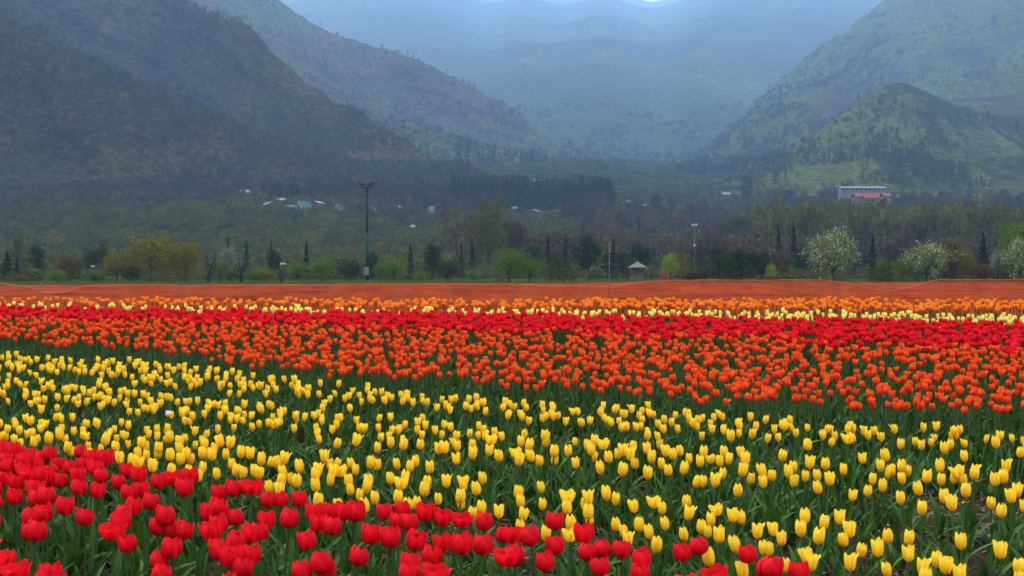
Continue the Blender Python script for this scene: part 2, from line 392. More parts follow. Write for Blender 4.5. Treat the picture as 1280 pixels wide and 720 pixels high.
#@@PART2
# ------------------------------------------------------------------ tulips
def petal_flower(kind, seed, nu=5, nv=7):
    r_ = np.random.default_rng(seed); mb = MB()
    prof = dict(closed=([0, .10, .30, .55, .80, 1], [.16, .72, .97, 1.0, .92, .70]),
                slim=([0, .10, .30, .55, .80, 1], [.15, .62, .86, .92, .88, .72]),
                flared=([0, .10, .30, .55, .80, 1], [.16, .70, .94, .98, 1.0, 1.04]),
                open=([0, .10, .30, .55, .80, 1], [.18, .78, 1.0, 1.05, .98, .80]),
                blown=([0, .10, .30, .55, .80, 1], [.16, .80, 1.10, 1.28, 1.42, 1.55]),
                wide=([0, .10, .30, .55, .80, 1], [.16, .80, 1.04, 1.12, 1.12, 1.08]),
                round=([0, .10, .30, .55, .80, 1], [.18, .80, 1.02, 1.05, .90, .60]))[kind]
    for p in range(6):
        a0 = p * math.pi / 3 + r_.uniform(-.12, .12); inner = p % 2
        Rr = (1.0 if not inner else .90) * r_.uniform(.95, 1.05); Hh = r_.uniform(.93, 1.05) * (.82 if kind == 'blown' else 1) + (.03 if inner else 0)
        A = r_.uniform(.80, .95); curl = r_.uniform(-.10, .16); lo = r_.uniform(-.05, .05)
        if r_.random() < .07: curl += r_.uniform(.25, .5)
        v = np.linspace(0, 1, nv)[:, None]; u = np.linspace(-1, 1, nu)[None, :]
        w = A * np.clip(np.sin(math.pi * (v * .66 + .20)), 0, 1) ** .45 * (1 - .28 * np.clip((v - .75) / .25, 0, 1) ** 2)
        ang = a0 + u * w + .12 * (1 - inner)
        rad = np.interp(v, *prof) * Rr * (1 + curl * v ** 4 - .07 * u ** 2 + .03 * (u > 0))
        rad = rad * (1 + .03 * np.sin(u * 5 + v * 4 + p))
        z = Hh * (v - .13 * np.abs(u) ** 3 * v ** 2.5) + lo * v + .02 * np.sin(u * 7 + p) * v
        V = np.stack([rad * np.cos(ang), rad * np.sin(ang), z + 0 * u], -1)
        mb.add(V, grid_q(nv, nu), np.stack([u * .5 + .5 + 0 * v, v + 0 * u], -1).reshape(-1, 2))
    return mb
def leaf_shape(L_, w, out, az, nv=7, twist=0, fold=.5, nu=3, m=0):
    """a broad lance-shaped leaf rising from the ground and arching outwards"""
    t = np.linspace(0, 1, nv)[:, None]; u = np.linspace(-1, 1, nu)[None, :]
    ww = w * np.sin(math.pi * np.clip(t * .86 + .12, 0, 1)) ** .8 * (1 - t ** 4 * .6)
    r_ = out * t ** 1.9 * L_ + .008; z = L_ * (t - .36 * out * t ** 2.6)
    rr = r_ - fold * ww * np.abs(u) ** 1.5 * .6; x = u * ww; tw = twist * t
    X = rr * 1.0 + 0 * u; Y = x * np.cos(tw); Z = z + x * np.sin(tw) + fold * .35 * ww * np.abs(u)
    V = np.stack([X * math.cos(az) - Y * math.sin(az), X * math.sin(az) + Y * math.cos(az), Z], -1)
    return V, grid_q(nv, nu), np.stack([u * .5 + .5 + 0 * t, t + 0 * u], -1).reshape(-1, 2), m

# size of each kind: height of the head's middle, half width, head height
KIND = dict(red=(.47, .0370, .077, ['open', 'open', 'round', 'round', 'wide', 'flared', 'open', 'round', 'closed', 'open', 'blown', 'round', 'open', 'wide']),
            yellow=(.37, .0233, .068, ['closed', 'closed', 'slim', 'closed', 'flared', 'slim', 'wide', 'closed', 'closed', 'slim', 'flared', 'closed', 'blown', 'slim', 'closed', 'slim', 'closed', 'flared']),
            yfar=(.36, .0200, .058, ['closed', 'slim', 'closed', 'flared', 'closed', 'slim', 'wide']),
            orange=(.44, .0208, .050, ['closed', 'round', 'closed', 'flared']),
            crimson=(.45, .0275, .056, ['open', 'round', 'open', 'round', 'flared']),
            amber=(.44, .0250, .052, ['closed', 'round', 'flared', 'closed']),
            lemon=(.42, .0190, .054, ['slim', 'closed', 'flared']),
            white=(.42, .0150, .036, ['round']))
PROTO = {}
for ki, (k, (hc, hw, hh, forms)) in enumerate(KIND.items()):
    PROTO[k] = []
    for i, f in enumerate(forms):
        hi = petal_flower(f, 100 * ki + i, 6, 8).arrays(); lo = petal_flower(f, 100 * ki + i, 3, 4).arrays()
        sc = np.array([hw, hw, hh])
        PROTO[k].append((f, (hi[0] * sc, *hi[1:]), (lo[0] * sc, *lo[1:])))
MESH = {}
def pmesh(key, make):
    if key not in MESH: MESH[key] = make()
    return MESH[key]
def stem_arr(H, bend, k=5, r=.0042):
    t = np.linspace(0, 1, 6); return tube(np.stack([bend * t * (1 - t) * 2, bend * .6 * t * (1 - t), H * t], 1), np.linspace(r * 1.15, r, 6), k, False)
def head_base(kind): return KIND[kind][0] - KIND[kind][2] * .5
def child(name, me, par, loc=(0, 0, 0), rot=(0, 0, 0), sc=(1, 1, 1)):
    o = bpy.data.objects.new(name, me); COL.objects.link(o); o.parent = par; o.location = loc; o.rotation_euler = rot; o.scale = sc; return o
LEAF_VAR = [(.23, .019, .30, 0), (.27, .022, .50, .4), (.20, .017, .22, -.3), (.25, .020, .75, .6), (.29, .018, .38, -.5)]
FORM_WORD = dict(closed='closed', slim='slim closed', flared='flared', open='half-open', wide='wide-open', blown='fully open', round='rounded')
def plant(kind, i, x, y, z, rz, sc, tx, ty, label, group, parts=True):
    f, hi, lo = PROTO[kind][i]; hb = head_base(kind)
    if parts:
        e = empty(kind_name(kind), (x, y, z), 0, sc); e.rotation_euler = (tx, ty, rz); tag(e, label, 'tulip', group)
        def mk():
            a = MB(); a.add(*hi); return a.mesh('flower', M[kind])
        child('flower', pmesh(('f', kind, i), mk), e, (0, 0, hb))
        b = random.randrange(4)
        def ms():
            a = MB(); v, q = stem_arr(hb + .006, (-.02, .01, .025, -.008)[b]); a.add(v, q); return a.mesh('stem', M['stem'])
        child('stem', pmesh(('s', kind, b), ms), e)
        for j in range(random.choice((2, 3, 3))):
            lv = random.randrange(len(LEAF_VAR))
            def ml():
                a = MB(); L_, w, out, tw = LEAF_VAR[lv]; v, q, uv, _ = leaf_shape(L_, w, out, 0, 8, tw); a.add(v, q, uv); return a.mesh('leaf', M['leaf'])
            s_ = random.uniform(.8, 1.15) * (1.1 if kind == 'red' else .95)
            child('leaf', pmesh(('l', lv), ml), e, (0, 0, random.uniform(0, .02)), (0, 0, j * 2.3 + random.uniform(-.6, .6)), (s_, s_, s_))
        return e
    def mw():
        a = MB(); a.add(lo[0] + np.array([0, 0, hb]), *lo[1:])
        if kind in ('crimson', 'orange'): a = MB(); h2 = petal_flower(f, 900 + i, 4, 6).arrays(); a.add(h2[0] * np.array([KIND[kind][1], KIND[kind][1], KIND[kind][2]]) + np.array([0, 0, hb]), *h2[1:])
        v, q = stem_arr(hb + .004, .012, 4); a.add(v, q, m=1)
        for j in range(2):
            L_, w, out, tw = LEAF_VAR[(i + j) % 5]; v, q, uv, _ = leaf_shape(L_, w, out, j * 2.6 + i, 6, tw); a.add(v, q, uv, 2)
        return a.mesh('whole tulip', [M[kind], M['stem'], M['leaf']])
    o = bpy.data.objects.new(kind_name(kind), pmesh(('w', kind, i), mw)); COL.objects.link(o)
    o.location = (float(x), float(y), float(z)); o.rotation_euler = (tx, ty, rz); o.scale = (sc, sc, sc); return tag(o, label, 'tulip', group)
def kind_name(k): return {'red': 'red_tulip', 'crimson': 'red_tulip', 'yellow': 'yellow_tulip', 'orange': 'orange_tulip', 'amber': 'amber_tulip', 'lemon': 'lemon_tulip', 'white': 'white_tulip'}[k]

SL = (HORIZ - 230) / F
def place_px(u, v, h):
    y = (EYE - h) / ((v - HORIZ) / F + SL); return (u - 640) / F * y, y
def xl(pts, u):
    p = np.array(pts, float); s0 = (p[1, 1] - p[0, 1]) / (p[1, 0] - p[0, 0]); s1 = (p[-1, 1] - p[-2, 1]) / (p[-1, 0] - p[-2, 0])
    r = np.interp(u, p[:, 0], p[:, 1]); r = np.where(u < p[0, 0], p[0, 1] + (u - p[0, 0]) * s0, r); return np.where(u > p[-1, 0], p[-1, 1] + (u - p[-1, 0]) * s1, r)
RED_UP = [(0, 553), (130, 566), (240, 588), (350, 608), (480, 628), (620, 640), (700, 648), (860, 672), (960, 702), (1040, 735)]
YEL_UP = [(0, 440), (150, 450), (300, 466), (450, 483), (600, 499), (800, 510), (1000, 523), (1280, 547)]
ORG_LO = [(0, 424), (100, 431), (250, 446), (400, 462), (600, 478), (800, 491), (1000, 504), (1280, 516)]
ORG_UP = [(0, 398), (300, 403), (600, 414), (800, 419), (1000, 426), (1280, 438)]
RED2_UP = [(0, 385), (400, 391), (800, 396), (1280, 405)]
LEM_UP = [(0, 381.5), (400, 386), (800, 389), (1280, 395)]
AMB_LO = [(0, 379), (400, 382), (800, 384), (1280, 388)]
AMB_UP = [(0, 375), (640, 375.5), (1280, 376.5)]
GAP = [[(0, 467), (131, 475), (262, 491), (420, 505), (640, 530), (840, 553), (1280, 575)],
       [(0, 503), (131, 516), (262, 533), (420, 553), (640, 583), (840, 600), (1280, 652)]]
def sample(g, ylo, yhi, jit=.38, ang=.0):
    ys = np.arange(ylo, yhi, g * .9); out = []
    for i, y in enumerate(ys):
        w = y * .55 + 1.4; xs = np.arange(-w, w, g) + (i % 2) * g / 2
        out.append(np.stack([xs, np.full(len(xs), y)], 1))
    p = np.vstack(out); return p + rng.uniform(-jit, jit, p.shape) * g
def bed(kind, lower, upper, g, drop=.0, hc=None, thr=-1., gaps=()):
    hc = hc or KIND[kind][0]; p = sample(g, 3.2, 17.6)
    u = vis_u(p[:, 0], p[:, 1]); v = vis_v(p[:, 1], SL * p[:, 1] + hc)
    # a bed's edge wanders by a few centimetres
    wob = vnoise(p[:, 0] * 3, p[:, 1] * 3, s=77) * 60 / p[:, 1]
    ok = (v + wob < (xl(lower, u) if lower else 1e9)) & (v + wob * .6 > xl(upper, u)) & (v < 860)
    ok &= rng.random(len(p)) > drop + .35 * np.clip(vnoise(p[:, 0] * 1.7, p[:, 1] * 2.6, s=5), -.3, 1)
    for gp, wg in gaps: ok &= ~((np.abs(v - xl(gp, u)) < wg * np.clip(u / 900 + .55, .5, 2)) & (rng.random(len(p)) < .93))
    return p[ok]

def crop(ox, lst): return [(ox + a / 4, 540 + b / 4) for a, b in lst]
RED_PX = crop(0, [(10,75),(40,110),(95,100),(150,115),(240,110),(85,170),(10,160),(140,210),(180,165),(250,170),(15,235),(75,255),(70,315),(170,275),(250,245),(300,245),(180,335),(230,320),(145,425),(215,410),(180,495),(145,500),(320,370),(420,430),(345,180),(400,100),(450,125),(525,130),(420,165),(470,180),(385,215),(500,220),(390,275),(485,295),(590,255),(630,190),(690,215),(640,300),(705,290),(665,365),(755,350),(615,410),(600,450),(560,495),(632,555),(790,245),(860,230),(920,280),(950,220),(785,475),(825,420),(855,490),(920,480),(855,575),(790,635),(800,715),(1090,300),(1165,280),(1260,275),(1040,400),(1090,370),(1175,420),(1050,495),(1090,465),(1175,540),(1250,510),(1095,590),(1150,620),(1210,675),(1250,610),(25,640),(75,690),(250,715),(60,85),(120,140),(200,130),(30,140),(215,215),(290,160),(110,190)]) \
  + crop(320, [(55,340),(120,335),(215,335),(165,430),(50,440),(15,500),(250,540),(290,395),(370,390),(310,460),(380,470),(440,400),(500,405),(320,650),(350,700),(225,700),(515,605),(575,515),(670,525),(640,400),(730,390),(710,450),(770,455),(845,405),(800,530),(930,430),(1030,440),(1140,450),(930,560),(880,610),(1030,565),(1135,560),(770,660),(765,710),(895,700),(1240,510),(1260,620)]) \
  + crop(640, [(0,500),(90,520),(10,620),(215,450),(215,565),(165,655),(360,510),(375,600),(450,590),(440,660),(550,590),(650,640),(640,705),(850,605),(935,570),(1180,610),(1015,700),(1270,690)]) + crop(960, [(20,675),(160,705)])
YEL_PX = crop(0, [(35,20),(80,30),(130,45),(165,50),(200,25),(240,30),(295,10),(335,70),(350,30),(355,90),(410,60),(395,10),(450,15),(485,15),(445,100),(505,85),(525,35),(575,70),(590,25),(595,130),(645,55),(680,10),(660,145),(695,155),(705,50),(725,75),(685,100),(730,118),(760,170),(760,15),(790,80),(787,110),(810,25),(845,25),(848,115),(895,45),(895,75),(900,130),(930,110),(950,135),(855,190),(940,195),(885,5),(960,60),(970,20),(1010,30),(1020,60),(1010,100),(1070,75),(1057,110),(1095,35),(1150,50),(1012,180),(990,220),(1080,210),(1127,115),(1155,160),(1180,185),(1205,100),(1250,105),(1215,200),(1270,195)]) \
  + crop(320, [(25,137),(75,145),(105,148),(140,128),(130,185),(15,200),(125,235),(170,222),(202,245),(60,270),(115,290),(215,170),(338,30),(408,43),(502,35),(340,122),(368,160),(407,148),(472,155),(385,195),(420,192),(497,192),(308,190),(295,215),(295,265),(372,243),(460,240),(470,288),(517,315),(555,270),(562,240),(592,328),(310,340),(408,350),(540,370),(575,150),(605,165),(703,155),(770,173),(797,142),(868,175),(607,78),(672,53),(740,30),(738,60),(822,62),(670,233),(745,220),(725,252),(855,250),(840,285),(710,325),(757,365),(803,347),(911,335),(950,248),(1035,240),(1037,270),(1022,320),(1024,355),(1132,230),(1100,283),(1127,375),(1080,400),(1215,398),(912,85),(942,78),(1000,45),(1005,70),(915,10),(1080,65),(1083,105),(1000,128),(1167,90),(1213,115),(1175,35),(1250,15),(1100,10),(1000,10),(660,10),(610,10),(815,10)]) \
  + crop(640, [(45,45),(60,5),(87,60),(18,98),(37,132),(90,105),(137,138),(170,45),(165,20),(212,95),(214,140),(318,155),(282,95),(290,45),(337,52),(380,65),(415,42),(457,58),(397,88),(412,115),(440,175),(483,125),(528,110),(552,92),(555,185),(605,70),(592,112),(615,155),(675,80),(700,125),(680,205),(740,62),(768,95),(805,110),(840,92),(748,152),(782,192),(863,175),(887,135),(942,148),(960,98),(993,132),(1040,145),(1060,100),(1087,132),(1145,98),(1168,135),(1157,182),(1250,182),(1197,232),(1257,250),(1055,210),(1018,243),(928,235),(958,248),(1132,292),(705,10),(775,12),(918,8),(985,15),(1095,20),(1182,5),(1250,20),(145,275),(152,363),(33,300),(42,347),(58,407),(278,318),(275,375),(380,330),(365,365),(383,400),(387,435),(295,455),(290,515),(40,475),(170,510),(472,305),(520,337),(608,368),(710,345),(752,382),(765,455),(520,465),(558,495),(580,540),(635,465),(685,500),(725,560),(873,345),(887,403),(1023,385),(997,440),(860,512),(950,475),(980,500),(1037,517),(1105,415),(1148,430),(1230,500),(1115,555),(1260,585),(985,620),(1155,690)]) \
  + crop(960, [(62,20),(200,48),(308,42),(265,8),(355,15),(403,30),(447,25),(510,10),(588,20),(77,110),(667,60),(710,38),(770,65),(797,42),(828,22),(885,80),(915,58),(1022,52),(1052,35),(1142,50),(1103,8),(1197,15),(1240,20),(1270,40),(1267,100),(985,122),(935,15),(968,15),(475,132),(588,105),(213,148),(290,155),(22,218),(105,195),(130,175),(132,245),(190,223),(248,218),(250,275),(312,230),(380,190),(565,170),(605,208),(620,188),(527,235),(577,265),(503,293),(428,315),(672,228),(700,190),(670,170),(667,332),(753,278),(775,380),(800,218),(863,172),(870,238),(935,232),(950,190),(980,240),(993,295),(1037,210),(1040,190),(1140,232),(1180,225),(1195,170),(885,318),(922,350),(1120,345),(1173,392),(1220,322),(1250,290),(187,425),(167,485),(285,450),(260,515),(363,427),(412,490),(380,535),(28,487),(70,535),(603,525),(472,590),(552,582),(710,530),(707,610),(415,650),(195,605),(222,655),(95,670),(970,550),(1168,595),(780,680),(850,640),(895,670),(598,690),(965,708),(1257,680),(5,590)])

pts = {}
def hand(lst, kind):
    out = []
    for u, v in lst:
        dh = random.uniform(-.04, .035); h = KIND[kind][0] + dh
        x, y = place_px(u, v, h); out.append((x, y, h / KIND[kind][0]))
    return out
red_h, yel_h = hand(RED_PX, 'red'), hand(YEL_PX, 'yellow')
red_x = [(x, y, 1.0) for x, y in bed('red', None, RED_UP, .20) if not (0 <= vis_u(x, y) <= 1280 and vis_v(y, SL * y + .47) < 732)]
yel_a = [(x, y, rng.uniform(.93, 1.07)) for x, y in bed('yellow', RED_UP, YEL_UP, .128, .05, gaps=[(GAP[0], 9), (GAP[1], 9)])]
yel_x = [p for p in yel_a if vis_v(p[1], SL * p[1] + .37) < 540 or not 0 <= vis_u(p[0], p[1]) <= 1280 or vis_v(p[1], SL * p[1] + .37) > 728]
yel_x = [p for p in yel_x if not (vis_v(p[1], SL * p[1] + .37) > 600 and random.random() < .35)]
org = [(x, y, rng.uniform(.93, 1.08)) for x, y in bed('orange', ORG_LO, ORG_UP, .116, .12)]
red2 = [(x, y, rng.uniform(.95, 1.06)) for x, y in bed('crimson', ORG_UP, RED2_UP, .104, .02)]
lem = [(x, y, rng.uniform(.95, 1.06)) for x, y in bed('lemon', RED2_UP, LEM_UP, .125, .08)]
amb = [(x, y, rng.uniform(.95, 1.06)) for x, y in bed('amber', AMB_LO, AMB_UP, .115, .02)]

MARKS = [(110, 'by the left frame edge'), (250, 'in line with the olive willow'), (335, 'in line with the cabins'), (415, 'in line with the green-roofed cottage'),
         (510, 'in line with the floodlight mast'), (600, 'in line with the tall bare poplars'), (700, 'in line with the round green tree'), (830, 'in line with the pavilion'),
         (960, 'in line with the dark tree clump'), (1100, 'in line with the big blossom tree'), (1200, 'in line with the leaning blossom tree'), (9999, 'by the right frame edge')]
def where(u): return next(w for t, w in MARKS if u < t)
def yellow_row(u, v):
    return 'far row' if v < xl(GAP[0], u) else 'middle row' if v < xl(GAP[1], u) else 'near rows'
def individuals(kind, lst, nmax, parts, bedname, rowf=None, group=None):
    """the NMAX that show largest become objects; returns the others"""
    inside = [p for p in lst if -8 < vis_u(p[0], p[1]) < 1288 and vis_v(p[1], SL * p[1] + KIND[kind][0]) < 738]
    inside.sort(key=lambda p: p[1]); chosen = inside[:nmax]; ids = {id(p) for p in chosen}
    for x, y, hs in chosen:
        i = random.randrange(len(PROTO[kind])); tx, ty = random.gauss(0, .09), random.gauss(0, .11)
        u, v = vis_u(x, y), vis_v(y, SL * y + KIND[kind][0])
        lean = 'leaning right ' if ty > .075 else 'leaning left ' if ty < -.075 else 'tall ' if hs > 1.03 else 'short ' if hs < .97 else ''
        form = FORM_WORD[PROTO[kind][i][0]]; row = (rowf(u, v) + ' of ') if rowf else ''
        col = {'red': 'red', 'crimson': 'red', 'yellow': 'yellow', 'orange': 'orange'}[kind]
        lab = f'{lean}{form} {col} tulip, {row}{bedname}, {where(u)}'
        if len(lab.split()) > 16: lab = lab.replace('in line with the ', 'below the ')
        if len(lab.split()) > 16: lab = lab.replace(' of yellow bed', '')
        hz = SL * y; hgt = KIND[kind][0] * hs
        plant(kind, i, x - ty * hgt, y + tx * hgt, hz, random.uniform(0, 6.28) * (0 if parts else 1), hs * 1.0, tx, ty, lab, group, parts)
    return [p for p in lst if id(p) not in ids]
red_rest = individuals('red', red_h, 200, True, 'front bed', group='red tulips in the front bed')
n_far_red = 300 - (len(red_h) - len(red_rest))
red2_rest = individuals('crimson', red2, n_far_red, False, 'far crimson band', group='red tulips in the far crimson band')
yel_rest = individuals('yellow', yel_h + yel_x, 300, True, 'yellow bed', rowf=yellow_row, group='yellow tulips in the yellow bed')
org_rest = individuals('orange', org, 300, False, 'near side of orange bed', group='orange tulips along the near side of the orange bed')

def plant_proto(kind, i, nleaf=2):
    f, hi, lo = PROTO[kind][i]; hb = head_base(kind); a = MB(); a.add(lo[0] + np.array([0, 0, hb]), *lo[1:])
    v, q = stem_arr(hb + .004, .012, 3); a.add(v, q, m=1)
    for j in range(nleaf):
        L_, w, out, tw = LEAF_VAR[(i * 2 + j) % 5]; v, q, uv, _ = leaf_shape(L_, w, out, j * 2.6 + i, 5, tw); a.add(v, q, uv, 2)
    return a.arrays()
def mass(name, kind, lst, label):
    lst = np.array(lst); mb = MB(); pick = rng.integers(0, len(PROTO[kind]), len(lst))
    for i in range(len(PROTO[kind])):
        p = lst[pick == i]; n = len(p)
        if n: replicate(mb, plant_proto(kind, i), np.stack([p[:, 0], p[:, 1], SL * p[:, 1]], 1), rng.uniform(0, 6.28, n), p[:, 2], None, rng.normal(0, .10, (n, 2)))
    tag(mb.build(name, [M[kind], M['stem'], M['leaf']]), label, None, None, 'stuff')
mass('red_tulips', 'crimson', red2_rest, 'mass of crimson tulips in the far red band and beyond')
mass('front_tulips', 'red', red_rest + red_x, 'big red tulips of the front bed running on past the frame edges')
mass('yellow_tulips', 'yfar', yel_rest, 'mass of yellow tulips in the farther rows of the yellow bed')
mass('orange_tulips', 'orange', org_rest, 'mass of orange tulips filling the middle bed')
mass('lemon_tulips', 'lemon', lem, 'thin line of pale yellow tulips beyond the crimson band')
mass('amber_tulips', 'amber', amb, 'far strip of amber orange tulips along the net')
# the odd ones out
for (u, v, lab) in ((143, 398, 'lone pink-white tulip standing among the far crimson band'), (205, 513, 'pale pink tulip among the yellow ones above the front bed')):
    x, y = place_px(u, v, .44)
    plant('white', 0, x, y, SL * y, .3, 1.0, .03, .05, lab, None, True)

# leaf-only plants and litter between the rows
def leaves():
    protos = []
    for k in range(7):
        a = MB(); r_ = np.random.default_rng(300 + k)
        for j in range(4):
            v, q, uv, _ = leaf_shape(r_.uniform(.15, .27), r_.uniform(.013, .022), r_.uniform(.12, .7), j * 1.6 + r_.uniform(-.5, .5), 6, r_.uniform(-.5, .5)); a.add(v, q, uv)
        protos.append(a.arrays())
    p = sample(.092, 3.4, 17.2, .5); u = vis_u(p[:, 0], p[:, 1]); v = vis_v(p[:, 1], SL * p[:, 1] + .2)
    vy = vis_v(p[:, 1], SL * p[:, 1] + .37)
    yel = (vy < xl(RED_UP, u)) & (vy > xl(YEL_UP, u))
    near = np.clip((12 - p[:, 1]) / 5, 0, 1) * .6
    dens = np.where(yel, .66 - .25 * near - .30 * np.clip((u - 700) / 500, 0, 1) * near, .72) + .6 * vnoise(p[:, 0] * 1.3, p[:, 1] * 2.2, s=8)
    for gp in GAP: dens = np.where(yel & (np.abs(vy - xl(gp, u)) < 7), dens * .55, dens)
    dens = np.where(vy > 660, dens + .1, dens)
    ok = rng.random(len(p)) < dens; p = p[ok]; mb = MB(); pick = rng.integers(0, 7, len(p))
    for i in range(7):
        q = p[pick == i]; n = len(q); s_ = rng.uniform(.7, 1.15, n)
        replicate(mb, protos[i], np.stack([q[:, 0], q[:, 1], SL * q[:, 1] + .005], 1), rng.uniform(0, 6.28, n), s_, s_ * rng.uniform(.8, 1.1, n), rng.normal(0, .12, (n, 2)))
    tag(mb.build('tulip_leaves', M['leaf']), 'dense grey-green tulip leaves covering the beds', None, None, 'stuff')
    # fallen petals
    for nm, mt, up, lo in (('fallen_red_petals', 'red', RED_UP, None), ('fallen_yellow_petals', 'yellow', YEL_UP, RED_UP)):
        a = MB(); v, q, uv, _ = leaf_shape(.05, .018, 1.5, 0, 5, .3, .2); a.add(v * np.array([1, 1, .35]), q, uv); p = sample(.30, 3.4, 12, .5); u_ = vis_u(p[:, 0], p[:, 1]); v_ = vis_v(p[:, 1], SL * p[:, 1] + .4)
        ok = (v_ > xl(up, u_)) & ((v_ < xl(lo, u_)) if lo else True) & (rng.random(len(p)) < .5); p = p[ok]; n = len(p); mb = MB()
        replicate(mb, a.arrays(), np.stack([p[:, 0], p[:, 1], SL * p[:, 1] + soil_h(p[:, 0], p[:, 1]) + .004], 1), rng.uniform(0, 6.28, n), rng.uniform(.7, 1.1, n))
        tag(mb.build(nm, M[mt]), 'fallen %s petals lying on the soil between stems' % mt, None, None, 'stuff')
    # low weeds and dry straw on the soil
    a = MB(); r_ = np.random.default_rng(5)
    for j in range(9):
        v, q, uv, _ = leaf_shape(r_.uniform(.03, .08), r_.uniform(.003, .010), r_.uniform(.6, 1.4), r_.uniform(0, 6.28), 4, 0); a.add(v + np.array([r_.uniform(-.04, .04), r_.uniform(-.04, .04), 0]), q, uv)
    p = sample(.11, 3.4, 13, .5); p = p[rng.random(len(p)) < .35 + .8 * vnoise(p[:, 0] * 1.5, p[:, 1] * 1.5, s=18)]; n = len(p); mb = MB()
    replicate(mb, a.arrays(), np.stack([p[:, 0], p[:, 1], SL * p[:, 1] + soil_h(p[:, 0], p[:, 1])], 1), rng.uniform(0, 6.28, n), rng.uniform(.6, 1.5, n))
    tag(mb.build('weeds', M['weed']), 'small weeds sprouting from the soil between rows', None, None, 'stuff')
    a = MB(); v, q = tube([(-.05, 0, .004), (0, .006, .012), (.06, -.004, .003)], .0016, 3); a.add(v, q); v, q = tube([(-.01, -.03, .004), (.01, .03, .008)], .0013, 3); a.add(v, q)
    lf = leaf_shape(.05, .010, 1.6, 1, 4); a.add(lf[0] * np.array([1, 1, .3]), lf[1], lf[2])
    p = sample(.07, 3.4, 12, .5); p = p[rng.random(len(p)) < .45 + .6 * vnoise(p[:, 0] * 2.2, p[:, 1] * 2.2, s=28)]; n = len(p); mb = MB()
    replicate(mb, a.arrays(), np.stack([p[:, 0], p[:, 1], SL * p[:, 1] + soil_h(p[:, 0], p[:, 1])], 1), rng.uniform(0, 6.28, n), rng.uniform(.5, 1.6, n))
    tag(mb.build('straw', M['straw']), 'dry brown straw and leaf litter on the soil', None, None, 'stuff')
leaves()
#@@PART3
# ------------------------------------------------------------------ net fence behind the field
def net_mat():
    m, t, o = mat('orange netting'); uv = t.nodes.new('ShaderNodeUVMap'); sp = t.nodes.new('ShaderNodeSeparateXYZ'); t.links.new(uv.outputs[0], sp.inputs[0])
    def bar(x): return maths(t, 'LESS_THAN', maths(t, 'FRACT', maths(t, 'MULTIPLY', x, 26.0)), .24)
    k = maths(t, 'MAXIMUM', bar(sp.outputs[0]), bar(sp.outputs[1]))
    n = noise(t, 2.2, 8, .75); c = ramp(t, n, [(.30, (.20, .024, .010)), (.48, (.36, .044, .016)), (.65, (.46, .075, .028))])
    d = nd(t, 'ShaderNodeBsdfDiffuse'); tr = nd(t, 'ShaderNodeBsdfTranslucent'); t.links.new(c, d.inputs[0]); t.links.new(c, tr.inputs[0])
    a = nd(t, 'ShaderNodeMixShader', Fac=.35); t.links.new(d.outputs[0], a.inputs[1]); t.links.new(tr.outputs[0], a.inputs[2])
    tp = t.nodes.new('ShaderNodeBsdfTransparent'); b = t.nodes.new('ShaderNodeMixShader')
    t.links.new(k, b.inputs[0]); t.links.new(tp.outputs[0], b.inputs[1]); t.links.new(a.outputs[0], b.inputs[2]); t.links.new(b.outputs[0], o.inputs['Surface']); return m
NET = net_mat(); HEM = plain('pale hem cord', (.50, .11, .05), .7); PALE = plain('weathered pale pole', (.13, .09, .065), .7, scale=4)
def net_fence(Y, tops, label, seedn, amp=.16, x0=-17, x1=17):
    xs = np.arange(x0, x1, .07); u = vis_u(xs, Y); top = EYE - (np.interp(u, *zip(*tops)) - HORIZ) / F * Y
    top = top + .022 * fbm(xs * 1.3, xs * 0, o=3, s=seedn)
    z0 = field_z(Y) - .02; t = np.linspace(0, 1, 22)[None]; z = z0 + (top[:, None] - z0) * t
    y = Y + amp * fbm(xs[:, None] * .8 + 0 * t, z * 5, o=4, s=seedn + 1) * (1 - .6 * t) + amp * .6 * fbm(xs[:, None] * 4 + 0 * t, z * 1.2, o=3, s=seedn + 3)
    V = np.stack([xs[:, None] + 0 * z, y, z], -1); uvx = np.stack([xs[:, None] + 0 * z, z], -1).reshape(-1, 2)
    e = empty('net_fence', (0, Y, z0)); tag(e, label, 'net fence', None)
    o = MB().add(V - np.array([0, Y, z0]), grid_q(*z.shape), uvx).build('netting', NET, e)
    v, q = tube(np.stack([xs, y[:, -1], top + .008], 1)[::3] - np.array([0, Y, z0]), .007, 5); MB().add(v, q).build('hem_cord', HEM, e)
net_fence(31.5, [(-300, 352), (0, 354), (38, 360), (62, 368), (80, 366), (104, 358), (150, 357), (330, 356.5), (620, 355), (770, 360), (800, 352), (840, 350.5), (1030, 350), (1060, 354), (1090, 362), (1115, 364), (1140, 359), (1170, 350), (1600, 349)], 'orange plastic net fence sagging along the back of the flower field', 200)
POSTS = [(52, 352, 'thin pole rising left of the sagging stretch of the net'), (138, 350, 'short white-tipped pole below the big olive willow'), (222, 350, 'thin pole in the net under the second olive willow crown'), (372, 349, 'pale tan pole in the net, first left of the floodlight mast'),
         (424, 350, 'thin faint pole between the tan pole and the floodlight mast'), (493, 350, 'tan pole in the net just right of the floodlight mast'), (563, 352, 'grey pole in the net left of the round green tree'), (642, 347, 'grey pole in the net in front of the round green tree'),
         (727, 350, 'faint grey pole in the net between round green tree and tall pole'), (822, 344, 'pale pole standing above the net right of the pavilion'), (925, 348, 'dark thin pole in the net before the dark tree clump'), (1045, 350, 'thin pole in the net before the big blossom tree'),
         (1170, 347, 'pole in the net right of its right sag'), (1238, 346, 'thin pole in the net near the dark conifer')]
